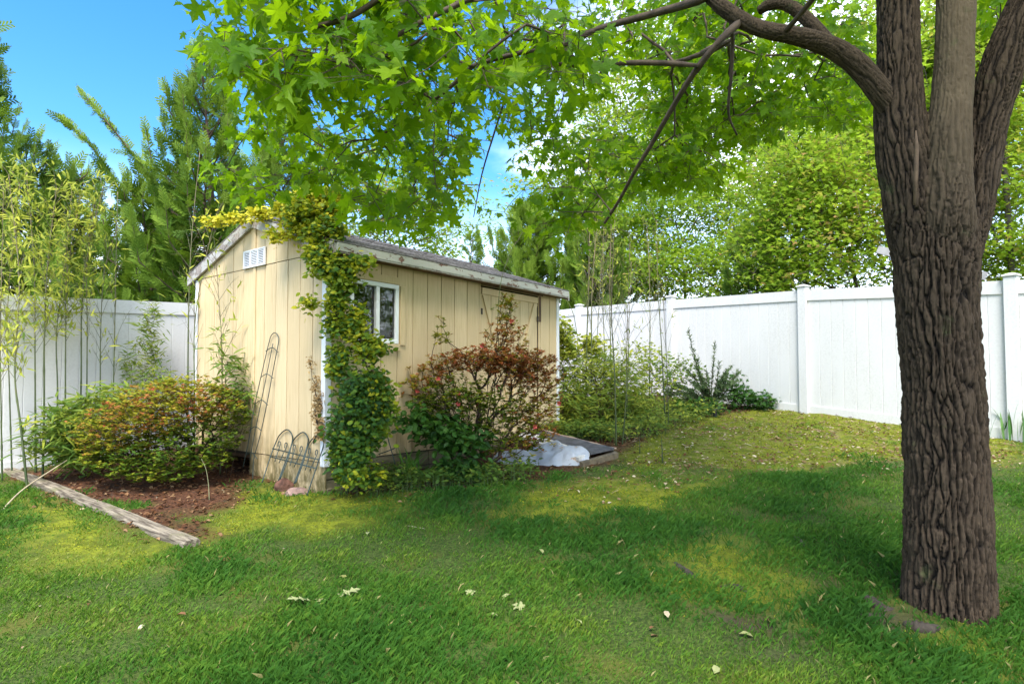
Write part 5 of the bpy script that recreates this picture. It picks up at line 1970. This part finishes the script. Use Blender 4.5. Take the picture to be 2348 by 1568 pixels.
for i, (pix, Y, r, b0, b1, nb, bl_, lv) in enumerate(left_canes):
    extra = {10: 'tall bare brown bamboo pole, tallest against the left cypress', 11: 'tall leaning bamboo pole rising left of the shed roof edge', 12: 'thin bamboo cane against the white left corner of the gable', 13: 'thin dark bamboo cane standing in front of the cream gable'}.get(i, 'leafy green bamboo cane before the left fence, %s from the left edge' % ORD[i])
    bamboo(extra, GL, cane_path(pix, Y), r, 100 + i, b0, b1, nb, bl_, lv * .85, .10, .88, .2, .75, .42)
right_canes = [
    ([(1343, 973), (1345, 800), (1350, 640), (1352, 480)], .014, 22), ([(1356, 976), (1356, 820), (1358, 660), (1372, 480)], .013, 24), ([(1364, 950), (1368, 800), (1376, 660), (1385, 520)], .009, 14),
    ([(1389, 946), (1386, 800), (1382, 680), (1384, 560)], .010, 16), ([(1402, 952), (1400, 800), (1398, 660), (1402, 500)], .011, 20), ([(1413, 1023), (1409, 850), (1402, 700), (1410, 490)], .011, 24),
    ([(1427, 1020), (1436, 900), (1438, 760), (1444, 560)], .009, 18), ([(1436, 982), (1440, 860), (1443, 720), (1448, 600)], .008, 12), ([(1489, 946), (1490, 820), (1490, 680), (1485, 530)], .012, 22),
    ([(1526, 976), (1517, 800), (1508, 640), (1506, 505)], .009, 8), ([(1533, 985), (1530, 860), (1524, 740), (1520, 660)], .006, 8)]
for i, (pix, r, nb) in enumerate(right_canes):
    lab = {8: 'thick bamboo cane standing alone left of the white fence post', 9: 'bare brown bamboo pole ending high before the right fence', 10: 'thinnest bamboo cane, last on the right of the group'}.get(i, 'bamboo cane past the shed end, %s from the shed' % ORD[i])
    bamboo(lab, GR, cane_path(pix), r, 200 + i, .42, 1, nb, .75, .6, .09, .8, .1, .95, .34)
for k, (pix, r) in enumerate((([(1519, 1059), (1518, 1030), (1517, 1000)], .008), ([(1467, 1040), (1467, 1020), (1466, 1000)], .006))):
    bamboo(('short dark bamboo stub standing in the mossy litter', 'tiny bamboo stub among weeds left of the darker stub')[k], GR, cane_path(pix), r, 300 + k, .9, 1, 1, .03, 0, .05, .5, .1, .1)
# thin canes shooting above the shed roof and azalea
bamboo('thin arching cane rising through the azalea above the roof edge', GR, cane_path([(1128, 1060), (1140, 760), (1150, 640), (1180, 560), (1202, 545)], 6.15), .005, 310, .55, .9, 5, .22, .4, .07, .8, .3, .6)
bamboo('bent dry bamboo tip beside the far end of the roof', GR, cane_path([(1335, 975), (1322, 760), (1300, 690), (1262, 665), (1240, 668)], 8.9), .006, 311, .6, .95, 5, .2, .3, .07, .8, .5, .7)
# ---------------------------------------------------------------- grass, moss, litter
M_GRASS = m_leaf('lawn grass', [(0, (.024, .080, .013)), (.4, (.058, .150, .018)), (.7, (.13, .22, .024)), (.88, (.20, .26, .026)), (1, (.38, .32, .13))], (.16, .36, .02), .3, .5, .3)


def make_grass():
    rng = np.random.default_rng(71)
    n = 760000
    # more blades close to the camera
    y = 1.3 + 7.9 * rng.random(n) ** 1.35
    x = (rng.random(n) * 2 - 1) * (1.0 + y * .98) + .15
    keep = (x > -7) & (x < 7.5)
    x, y = x[keep], y[keep]
    bed, lit, mo, ba = zones(x, y)
    p = np.stack([x, y], -1)
    pn = fbm(p * 1.15, 3, 90)
    fine = fbm(p * 4.5, 2, 91)
    dens = np.clip(1.15 - bed * 1.3 - mo * .84 - lit * .80 - ba * .9, 0, 1) * np.clip(.55 + (fine - .35) * 2.2, .25, 1)
    tuft = np.clip((fbm(p * 3.0, 2, 95) - .58) * 6, 0, 1) * np.clip(mo + lit - bed, 0, 1)
    dens = np.maximum(dens, tuft * .5)
    dtr = np.hypot(x - tb.x, y - tb.y)
    dens = dens * np.clip((dtr - .20) / .06, 0, 1)
    k = rng.random(len(x)) < dens * .62
    x, y, pn, fine, mo, lit, tuft = x[k], y[k], pn[k], fine[k], mo[k], lit[k], tuft[k]
    n = len(x)
    h = (.018 + .040 * np.clip((pn - .36) * 2.3, 0, 1) + .02 * fine) * rng.uniform(.5, 1.25, n)
    h *= 1 - .45 * np.clip(mo + lit, 0, 1) * (1 - tuft)
    w = rng.uniform(.0010, .0020, n) * np.clip(.75 + y * .14, 1, 2.0)
    a = rng.uniform(0, 6.28, n)
    lean = rng.uniform(.15, 1.0, n) * h
    d = np.stack([np.cos(a), np.sin(a)], -1) * .8 + np.array([.25, -.15]) * (fbm(p[k] * .9, 2, 99) - .3)[:, None] * 2
    d = unit(d)
    s = np.stack([-d[:, 1], d[:, 0]], -1)
    z0 = gz(x, y) + (fbm(p[k] * 1.1, 3, 5) - .5) * .05 - .006
    b = np.stack([x, y, z0], -1)
    s3 = np.concatenate([s, np.zeros((n, 1))], -1) * w[:, None]
    d3 = np.concatenate([d, np.zeros((n, 1))], -1)
    mid = b + d3 * (lean * .35)[:, None] + np.array([0, 0, 1.]) * (h * .62)[:, None]
    tipp = b + d3 * lean[:, None] + np.array([0, 0, 1.]) * (h * np.sqrt(np.clip(1 - (lean / h * .55) ** 2, .2, 1)))[:, None]
    V = np.stack([b - s3, b + s3, mid + s3 * .8, tipp], 1).reshape(-1, 3)
    i = np.arange(n) * 4
    Fq = np.stack([i, i + 1, i + 2], -1)
    Ft = np.stack([i, i + 2, i + 3], -1)
    tint = np.clip(.62 - 1.0 * np.clip((pn - .36) * 2.0, 0, 1) * .55 + (fine - .5) * .35 + rng.normal(0, .10, n) + .20 * mo + .22 * lit, 0, .93)
    tint = np.where(rng.random(n) < .006, 1.0, tint)
    t = np.repeat(tint, 4)
    o = link('lawn_grass', np_mesh('lawn_grass', V, np.concatenate([Fq, Ft]), False, tint=t), M_GRASS)
    tag(o, 'fine green lawn grass across the yard', 'grass', kind='stuff')
    print('grass blades', n)


make_grass()
M_MOSS = m_leaf('moss', [(0, (.06, .085, .010)), (.5, (.19, .21, .016)), (1, (.36, .36, .03))], (.3, .3, .02), .2, .8, .1)


def make_moss():
    rng = np.random.default_rng(72)
    n = 210000
    y = 2.0 + 7.5 * rng.random(n) ** 1.2
    x = (rng.random(n) * 2 - 1) * (1.0 + y * .98)
    bed, lit, mo, ba = zones(x, y)
    p = np.stack([x, y], -1)
    cl = fbm(p * 5, 3, 110)
    k = rng.random(n) < np.clip(mo - bed * .8, 0, 1) * np.clip((cl - .36) * 5, 0, 1) * .9
    x, y, cl = x[k], y[k], cl[k]; p = p[k]
    n = len(x)
    z = gz(x, y) + (fbm(p * 1.1, 3, 5) - .5) * .05 + .002 + (cl - .4) * .03
    P = np.stack([x, y, z], -1)
    d = np.stack([rng.normal(0, 1, n), rng.normal(0, 1, n), rng.uniform(.1, 1.2, n)], -1)
    nr = np.stack([rng.normal(0, .6, n), rng.normal(-.3, .6, n), np.ones(n)], -1)
    V, F, t = scatter(RHOM_T, RHOM_F, P, frames(d, nr), rng.uniform(.010, .022, n) * np.clip(y / 5.5, .35, 1.1), np.clip(.25 + (cl - .35) * 1.3 + rng.normal(0, .15, n), 0, 1))
    o = link('moss_cushions', np_mesh('moss_cushions', V, F, False, tint=t), M_MOSS)
    tag(o, 'yellow green moss patches in the lawn', 'moss', kind='stuff')


make_moss()
M_LIT = m_leaf('dead leaf litter', [(0, (.045, .022, .012)), (.45, (.15, .065, .03)), (.75, (.30, .19, .10)), (1, (.55, .46, .32))], (.2, .1, .04), .1, .75, .2)


def litter(name, label, cat, n, test, size, tint, seed, tmpl=(OVAL_T, OVAL_F), lift=.006):
    rng = np.random.default_rng(seed)
    y = 2.3 + 9.5 * rng.random(n); x = (rng.random(n) * 2 - 1) * (1.0 + y * .95)
    z4 = zones(x, y)
    k = rng.random(n) < test(x, y, *z4)
    x, y = x[k], y[k]; n = len(x); p = np.stack([x, y], -1)
    P = np.stack([x, y, gz(x, y) + (fbm(p * 1.1, 3, 5) - .5) * .05 + lift + rng.uniform(0, .015, n)], -1)
    a = rng.uniform(0, 6.28, n)
    d = np.stack([np.cos(a), np.sin(a), rng.normal(0, .25, n)], -1)
    nr = np.stack([rng.normal(0, .4, n), rng.normal(0, .4, n), np.ones(n)], -1)
    T = tmpl[0] * np.array([1, 1, 2.2])
    V, F, t = scatter(T, tmpl[1], P, frames(d, nr), rng.uniform(*size, n), np.clip(rng.normal(tint[0], tint[1], n), 0, 1))
    o = link(name, np_mesh(name, V, F, False, tint=t), M_LIT)
    tag(o, label, cat, kind='stuff')
    print(name, n)


litter('mulch_chips', 'red brown mulch and dead leaves in the beds', 'mulch', 42000, lambda x, y, b, l, m, a: b, (.02, .055), (.40, .2), 81)
litter('leaf_litter', 'tan leaf litter scattered on the mossy ground', 'litter', 48000, lambda x, y, b, l, m, a: np.clip(l * .95 + b * .12 + .003, 0, 1) * (.30 + .7 * (fbm(np.stack([x, y], -1) * 2.5, 2, 7) > .5)), (.018, .05), (.66, .22), 82)
litter('straw_bits', 'thin straw pieces in the leaf litter', 'litter', 9000, lambda x, y, b, l, m, a: np.clip(l + b * .4, 0, 1) * .5, (.05, .13), (.85, .15), 83, (LANCE_T * np.array([.35, 1, 1]), LANCE_F))

# ---------------------------------------------------------------- single things in the yard
def gable_pt(px, py, off=.03):
    """point seen at a pixel on the plane parallel to the gable, off metres in front of it"""
    d = ray(px, py)
    n = Vector((-.614, -.789, 0))
    c = Vector((SH0.x, SH0.y, 0)) + n * off
    o = Vector((0, 0, CAM_Z))
    return o + d * ((c - o).dot(n) / d.dot(n))


def lean_pt(px, py, foot=.2, ztop=.78, zb=.25):
    off = .1
    for _ in range(8):
        p = gable_pt(px, py, off)
        off = .018 + foot * max(0, 1 - (p.z - zb) / (ztop - zb))
    return p


M_WIRE = m_plain('dark green coated wire', (.035, .055, .05), .45, .2, 20, metal=.2)
# leaning wire trellis
tr = empty('wire_trellis', tuple(G(575, 1092))); tag(tr, 'tall narrow dark wire trellis leaning on the cream gable', 'trellis')
f = lambda px, py: lean_pt(px, py, .10, 1.6, .27)
sc = lambda x, y: f((550 + x / 2.85) / 1.15, (800 + y / 2.85) / 1.15)
m = MB()
m.tube(curve_pts([sc(258, 1230), sc(300, 1040), sc(350, 750), sc(410, 480), sc(455, 290), sc(472, 240), sc(497, 220), sc(520, 240), sc(526, 290), sc(485, 500), sc(440, 745), sc(385, 1000), sc(340, 1170), sc(332, 1330)], 6), .0042, 6)
m.build('outer_hoop', M_WIRE, tr, True, True)
m = MB(); m.tube(curve_pts([sc(484, 300), sc(436, 540), sc(395, 740), sc(340, 1010), sc(310, 1180)], 5), .004, 6); m.build('middle_rod', M_WIRE, tr, True, True)
for (x0, y0), (x1, y1), (x2, y2) in (((430, 358), (478, 332), (522, 366)), ((392, 555), (438, 530), (486, 562)), ((352, 752), (398, 725), (445, 762)), ((308, 950), (352, 925), (398, 955)), ((278, 1140), (320, 1118), (365, 1165))):
    m = MB(); m.tube(curve_pts([sc(x0, y0), sc(x1, y1), sc(x2, y2)], 6), .004, 6); m.build('cross_arc', M_WIRE, tr, True, True)
# low hoop edging panel
ed = empty('edging_panel', tuple(G(660, 1110))); tag(ed, 'low dark wire hoop edging panel propped against the gable skirt', 'garden edging')
sc = lambda x, y: lean_pt((500 + x / 5.8075) / 1.15, (1050 + y / 5.8075) / 1.15, .22, .66, .25)
hoops = [([(1110, 1290), (1225, 930), (1310, 700), (1380, 560), (1490, 478), (1570, 560), (1565, 690), (1480, 930), (1360, 1260)]),
         ([(1385, 1240), (1505, 930), (1570, 690), (1640, 580), (1740, 520), (1812, 600), (1800, 730), (1720, 980), (1598, 1310)]),
         ([(1622, 1300), (1740, 980), (1808, 740), (1880, 620), (1975, 560), (2045, 640), (2045, 740), (1960, 1000), (1795, 1490)])]
for h in hoops:
    m = MB(); m.tube(curve_pts([sc(*q) for q in h], 7), .0055, 7); m.build('hoop', M_WIRE, ed, True, True)
for a, b_ in (((1270, 768), (1985, 940)), ((1228, 888), (1945, 1072))):
    m = MB(); m.tube([sc(*a), sc((a[0] + b_[0]) / 2, (a[1] + b_[1]) / 2), sc(*b_)], .0055, 7); m.build('cross_bar', M_WIRE, ed, True, True)
for bx, by, tx, ty in ((1305, 970, 1390, 680), (1368, 990, 1490, 700), (1535, 1035, 1620, 730), (1600, 1050, 1725, 755), (1770, 1100, 1855, 785), (1838, 1115, 1960, 810)):
    m = MB(); m.tube(curve_pts([sc(bx, by), sc(tx - 8, ty + 40), sc(tx - 4, ty - 15), sc(tx - 28, ty - 8), sc(tx - 36, ty + 58)], 5), .0045, 6); m.build('picket_hook', M_WIRE, ed, True, True)

# landscape timber
def beam_on_ground(name, label, cat, a, b, w, h, mat, lift=-.01, seed=1, dents=True):
    rng = random.Random(seed)
    a, b = Vector(a), Vector(b)
    L = (b - a).length
    root = empty(name, tuple((a + b) / 2)); tag(root, label, cat)
    d = (b - a).normalized(); s = Vector((-d.y, d.x, 0)).normalized()
    n = 22
    ring = [(-.5, 0), (.5, 0), (.5, .72), (.40, 1.0), (-.40, 1.0), (-.5, .72)]
    V, F = [], []
    for i in range(n + 1):
        t = i / n
        p = a + (b - a) * t
        p.z = float(gz(p.x, p.y)) * .5 + (a.z + (b.z - a.z) * t) * .5
        for u, v in ring:
            e = rng.uniform(-.006, .006)
            V.append(tuple(p + s * (u * w + e) + Vector((0, 0, lift + v * h + (rng.uniform(-.005, .003) if v > .5 else 0)))))
    k = len(ring)
    for i in range(n):
        for j in range(k):
            F.append((i * k + j, i * k + (j + 1) % k, (i + 1) * k + (j + 1) % k, (i + 1) * k + j))
    F += [tuple(range(k))[::-1], tuple(n * k + j for j in range(k))]
    m = MB(); m.poly(V, F)
    m.build('beam', mat, root, False, True)
    return root


def m_oldwood():
    m, nt, b, _ = mat_new('grey weathered timber edge')
    ang_ = math.atan2((G(470, 1250) - G(12, 1075)).y, (G(470, 1250) - G(12, 1075)).x)
    tc = nt.nodes.new('ShaderNodeNewGeometry')
    mp = nt.nodes.new('ShaderNodeMapping'); mp.inputs['Rotation'].default_value = (0, 0, -ang_); mp.inputs['Scale'].default_value = (.06, 1, 1)
    vr = nt.nodes.new('ShaderNodeVectorRotate'); vr.rotation_type = 'Z_AXIS'; vr.inputs['Angle'].default_value = -ang_
    nt.links.new(tc.outputs['Position'], vr.inputs['Vector'])
    sc_ = nt.nodes.new('ShaderNodeVectorMath'); sc_.operation = 'MULTIPLY'; sc_.inputs[1].default_value = (.08, 1, 1)
    nt.links.new(vr.outputs[0], sc_.inputs[0])
    n = nd(nt, 'ShaderNodeTexNoise', Scale=55, Detail=6, Roughness=.65); nt.links.new(sc_.outputs[0], n.inputs['Vector'])
    big = noise(nt, 4, 4, coord='World')
    c = mixc(nt, ramp(nt, n.outputs['Fac'], .35, .65), (.07, .052, .034), (.30, .25, .18))
    c = mixc(nt, ramp(nt, big, .5, .75), c, (.16, .15, .07))
    nt.links.new(c, b.inputs['Base Color']); b.inputs['Roughness'].default_value = .9
    bump(nt, b, n.outputs['Fac'], .7, .006)
    return m


M_OLD = m_oldwood()
ga, gb = G(14, 1082), G(440, 1256)
beam_on_ground('landscape_timber', 'long weathered grey timber lying along the left bed edge', 'timber', ga, gb, .102, .065, M_OLD)
beam_on_ground('wood_offcut', 'short curved wood offcut lying at the left fence foot', 'timber', G(28, 1072), G(62, 1080), .09, .05, M_OLD, seed=4)

M_STICK = m_plain('pale dry stick', (.42, .34, .22), .7, .2, 20)


def stick(label, pts, r, mat=M_STICK, name='dead_stick', lifts=None):
    P = [G(x, y) for x, y in pts] if lifts is None else lifts
    root = empty(name, tuple(P[0])); tag(root, label, 'stick')
    m = MB(); c = curve_pts([(p[0], p[1], p[2] + r * .8) for p in P], 6)
    m.tube(c, [r * (1.1 - .5 * i / len(c)) for i in range(len(c))], 6)
    m.build('stem', mat, root, True, True)


q0, q1 = G(0, 1176), G(95, 1108)
stick('pale dead cane propped across the timber at the left edge', None, .007, lifts=[q0, Vector(q0) * .45 + Vector(q1) * .55 + Vector((0, 0, .06)), at(160, 1052, q1.y - .1)])
stick('pale curved stick lying in the bed below the azalea', [(1120, 1128), (1150, 1132), (1180, 1125)] if False else [(975, 1129), (1000, 1130), (1022, 1125), (1032, 1121)], .007)
stick('pale broken twigs lying on the litter beside the trunk', [(2118, 1002), (2132, 1006), (2148, 1008)], .012, m_plain('white weathered wood', (.6, .58, .55), .8))
stick('straw lying on the lawn below the gable', [(612, 1258), (630, 1257), (655, 1258)], .004)
stick('straw lying on the grass in mid lawn', [(935, 1206), (955, 1209), (975, 1213)], .004)
sg = G(480, 1150)
stick('thin pale seedling stem standing in front of the left azalea', None, .0032, lifts=[sg, at(478, 1110, sg.y), at(472, 1075, sg.y), at(462, 1052, sg.y)], mat=m_plain('green grey stem', (.20, .20, .10), .7), name='seedling_stem')
hb = G(905, 1095)
hk = empty('plant_hook', tuple(hb)); tag(hk, 'black wire hook rod standing against the shed right of the vine', 'hook')
for nm, pp in (('rod', [(884, 982), (891, 1010), (901, 1045), (906, 1065)]), ('hook_arm', [(868, 1041), (888, 1034), (906, 1026), (905, 1018)])):
    m = MB(); m.tube(curve_pts([at(px, py, 5.5) for px, py in pp], 5), .005, 6); m.build(nm, M_WIRE, hk, True, True)

# rocks and block by the gable foot
def rock(label, c, r, col, seed):
    rng = np.random.default_rng(seed)
    import bmesh
    bm = bmesh.new(); bmesh.ops.create_icosphere(bm, subdivisions=3, radius=1)
    V = np.array([v.co[:] for v in bm.verts])
    dsp = 1 + (fbm(V * 1.4 + seed, 3, seed) - .5) * .7
    for v, p, d in zip(bm.verts, V, dsp):
        v.co = Vector(p * d * np.array(r))
    me = bpy.data.meshes.new('rock'); bm.to_mesh(me); bm.free()
    o = link('rock', me, m_plain('rock ' + str(seed), col, .9, .3, 15, bmp=.5))
    o.location = c
    tag(o, label, 'rock', 'rocks at the shed foot')


p = lean_pt(651, 1098, .12, .6, .25); rock('dark red brown rock behind the edging panel', (p.x, p.y, float(gz(p.x, p.y)) + .035), (.085, .06, .075), (.12, .055, .035), 3)
p = lean_pt(678, 1118, .14, .6, .25); rock('pinkish pale rock right of the dark red rock', (p.x, p.y, float(gz(p.x, p.y)) + .015), (.10, .07, .055), (.30, .19, .15), 4)
p = G(746, 1128)
m = MB(); m.box((-.085, -.06, -.02), (.085, .06, .045), .008)
o = m.build('wood_block', M_PLANKG); o.location = p; o.rotation_euler = (0, 0, R(-30)); tag(o, 'small dark wood block under the near shed corner', 'block')
# ivy-covered garden light
p = G(1640, 956)
lt = empty('garden_light', tuple(p)); tag(lt, 'small black garden light stub in the litter near the right fence', 'light')
m = MB(); m.tube([(0, 0, -.03), (0, 0, .10)], .028, 12); m.build('post', M_SCR, lt)
m = MB(); m.tube([(0, 0, .101), (0, 0, .112), (0, 0, .12)], [.034, .034, .02], 12); m.build('cap', M_SCR, lt)

# collapsed door ramp
M_TAR = m_plain('black tar board', (.085, .082, .085), .75, .35, 12, bmp=.3)
M_WBOARD = m_plain('dirty white board', (.60, .57, .52), .6, .2, 6)
M_ENDW = m_plain('wet dark plank', (.13, .10, .06), .8, .4, 10)


def shed_w(X, Y, z):
    c, s = .614, .789
    return Vector((SH0.x + X * c - Y * s, SH0.y + X * s + Y * c, z))


ramp_o = empty('door_ramp', tuple(G(1390, 1040))); tag(ramp_o, 'collapsed ramp of tarred and white boards before the shed door', 'ramp')
def wall_pt(px, py, off):
    """point seen at a pixel on the plane off metres in front of the shed door wall"""
    d = ray(px, py); n = Vector((.789, -.614, 0)); c = Vector((SH0.x, SH0.y, 0)) + n * off; o = Vector((0, 0, CAM_Z))
    return o + d * ((c - o).dot(n) / d.dot(n))


RY = G(1385, 1048).y
c_in0, c_in1, c_in2 = wall_pt(1183, 996, .10), wall_pt(1207, 989, .10), wall_pt(1228, 983, .10)
c_o1, c_o2 = at(1352, 1039, RY - .22), at(1408, 1027, RY + .02)
c_o0 = c_o1 + (c_in0 - c_in1) * .8 + Vector((-.03, -.05, -.01))


def slab4(nm, a, b, c, d, th, mat, rag=0.0, n=9, seed=1):
    """board between the edges a-d and b-c"""
    rng = random.Random(seed); m = MB()
    for i in range(n + 1):
        t = i / n
        p, q = a + (d - a) * t, b + (c - b) * t
        e = (q - p).normalized() * rng.uniform(-rag, rag)
        z = Vector((0, 0, th)); wv = Vector((0, 0, rng.uniform(-rag, rag) * .4))
        m.v += [tuple(p - z + wv), tuple(q + e - z + wv), tuple(q + e + wv), tuple(p + wv)]
    for i in range(n):
        for j in range(4):
            m.f.append((i * 4 + j, i * 4 + (j + 1) % 4, i * 4 + 4 + (j + 1) % 4, i * 4 + 4 + j))
    m.f += [(3, 2, 1, 0), tuple(n * 4 + j for j in range(4))]
    return m.build(nm, mat, ramp_o, False, True)


hz = Vector((0, 0, .004))
slab4('white_board', c_in0 + hz, c_in1 + hz, c_o1 + hz, c_o0 + hz, .035, M_WBOARD, .003, seed=2)
slab4('tar_board', c_in1 + (c_in2 - c_in1) * .03, c_in2, c_o2, c_o1 + (c_o2 - c_o1) * .03, .022, M_TAR, .02, seed=3)
e2 = (c_o2 - c_o1).normalized() * .045
slab4('torn_edge', c_in2 + e2 * .3 - hz, c_in2 + e2 - hz, c_o2 + e2 - hz, c_o2 + e2 * .3 - hz, .014, m_plain('torn pinkish edge', (.42, .30, .22), .8), .014, seed=5)
dn = (c_o1 - c_in1).normalized()
slab4('end_plank', c_o0 + dn * .01 - hz * 8, c_o2 + dn * .02 - hz * 8, c_o2 + dn * .07 - hz * 9, c_o0 + dn * .06 - hz * 9, .10, M_ENDW, .004, seed=6)
slab4('side_stringer', c_in2 - hz * 9, c_in2 + e2 * .8 - hz * 9, c_o2 + e2 * .8 - hz * 9, c_o2 - hz * 9, .09, M_ENDW, .003, seed=7)
slab4('cross_joist', c_in0 - hz * 12, c_in2 - hz * 12, c_in2 + dn * .05 - hz * 12, c_in0 + dn * .05 - hz * 12, .09, M_ENDW, 0, seed=8)
# crumpled white vinyl sheet in front of it
def vinyl_sheet():
    root = empty('vinyl_sheet', tuple(G(1240, 1066))); tag(root, 'crumpled white vinyl sheet lying in front of the collapsed ramp', 'sheet')
    front = [(1128, 1062), (1180, 1066), (1240, 1069), (1300, 1071), (1351, 1068)]
    n = 28
    cf = curve_pts([(x, y, 0) for x, y in front], 14)
    back = curve_pts([(1150, 1044, .02), (1210, 1040, .05), (1262, 1013, .11), (1300, 1022, .15), (1350, 1040, .14)], 14)
    V = []
    k = 18
    for i in range(len(cf)):
        a = G(cf[i][0], cf[i][1]); a.z += .0
        t = i / (len(cf) - 1)
        yb = a.y + .20 + .22 * math.sin(t * 3.0)
        b = at(back[i][0], back[i][1], yb)
        for j in range(k):
            u = j / (k - 1)
            p = a + (b - a) * u
            rise = math.sin(min(1, u * 2.2) * math.pi / 2)
            p.z = a.z + (b.z - a.z) * u + .075 * math.sin(u * math.pi) * (.7 + .3 * math.sin(t * 9)) + .012 * math.sin(t * 23 + u * 7) + .010 * math.sin(t * 41 + 1.3) * u + .008 * math.sin(u * 13 + t * 5)
            V.append(tuple(p))
    F = []
    for i in range(len(cf) - 1):
        for j in range(k - 1):
            F.append((i * k + j, i * k + j + 1, (i + 1) * k + j + 1, (i + 1) * k + j))
    V = np.array(V); F = np.array(F)
    cr_ = np.abs(fbm(V[:, :2] * 9, 3, 13) - .5) * .09 + (fbm(V[:, :2] * 22, 2, 15) - .5) * .02
    V[:, 2] += cr_ * np.clip((V[:, 2] - V[:, 2].min()) / .08, 0, 1)
    low = V.copy(); low[:, 2] -= .006
    q = len(V)
    edge = [i * k for i in range(len(cf))]
    F2 = [F, F[:, ::-1] + q]
    rim = []
    for i in range(len(cf) - 1):
        rim.append((i * k, (i + 1) * k, (i + 1) * k + q, i * k + q)); rim.append((i * k + k - 1, i * k + k - 1 + q, (i + 1) * k + k - 1 + q, (i + 1) * k + k - 1))
    F2.append(np.array(rim))
    link('sheet', np_mesh('sheet', np.concatenate([V, low]), F2, True), m_peel('stained white vinyl', .62, (.44, .465, .50), (.34, .25, .18)), root, True)


vinyl_sheet()

# fallen leaves on the lawn
OAK_T, OAK_F = outline_leaf([(0, 0), (.05, .1), (.20, .14), (.07, .24), (.08, .34), (.34, .42), (.10, .48), (.09, .58), (.30, .74), (.09, .74), (.12, .86), (.02, .92), (0, 1.0)], (0, .5), .1, .1)
M_FALL = m_leaf('fallen leaf', [(0, (.18, .09, .04)), (.4, (.26, .25, .07)), (1, (.38, .40, .19))], (.3, .32, .1), .25, .6, .25)
fl = [(715, 1385, 'oak', .19, 1.0, 'pale lobed oak leaf, left of the pair on the lawn', 2.2), (770, 1378, 'oak', .20, .95, 'pale lobed oak leaf, right of the pair on the lawn', -.9), (738, 1396, 'oak', .15, .8, 'greenish oak leaf lying between the two pale oak leaves', .4),
      (1152, 1384, 'oval', .10, .9, 'pale green oval fallen leaf in the centre of the lawn', -.8), (1198, 1402, 'maple', .085, .9, 'pale folded maple leaf right of the oval leaf', 1.0), (1078, 1371, 'maple', .07, .95, 'tiny pale maple leaf left of the oval leaf', .2), (1142, 1422, 'oval', .065, .85, 'small pale leaf just below the oval leaf', 1.6),
      (1245, 1276, 'oval', .07, .75, 'single yellowish leaf alone in the mid lawn', .5), (1728, 1470, 'oval', .09, .7, 'curled tan seed leaf beside the bare soil patch', 1.3), (1638, 1556, 'oval', .08, .8, 'pale leaf at the bottom edge of the lawn', -.5), (515, 1292, 'maple', .10, .1, 'dry brown leaf in the grass below the timber end', .3),
      (340, 1245, 'maple', .09, .05, 'dry brown leaf beside the left timber', 2.0), (842, 1232, 'oval', .07, .95, 'pale upright leaf near the shed vine', .1), (1335, 1440, 'oval', .06, .9, 'small whitish leaf right of centre near the bottom', .9), (790, 1330, 'maple', .05, .5, 'small yellow leaf above the oak leaves', .9), (1225, 1445, 'maple', .06, .45, 'yellow green leaf low in the centre lawn', 2.5)]
for px, py, kd, size, tint, lab, ang_ in fl:
    T, F = {'oak': (OAK_T, OAK_F), 'oval': (OVAL_T, OVAL_F), 'maple': (MAPLE_T, MAPLE_F)}[kd]
    me = np_mesh('fallen_leaf', T * size * .72 * np.array([1, 1, 2.0]), F, True, tint=np.full(len(T), tint))
    o = link('fallen_leaf', me, M_FALL)
    p = G(px, py)
    o.location = (p.x, p.y, p.z + .022); o.rotation_euler = (random.uniform(.1, .5), random.uniform(-.3, .3), ang_)
    tag(o, lab, 'leaf', 'fallen leaves on the lawn')
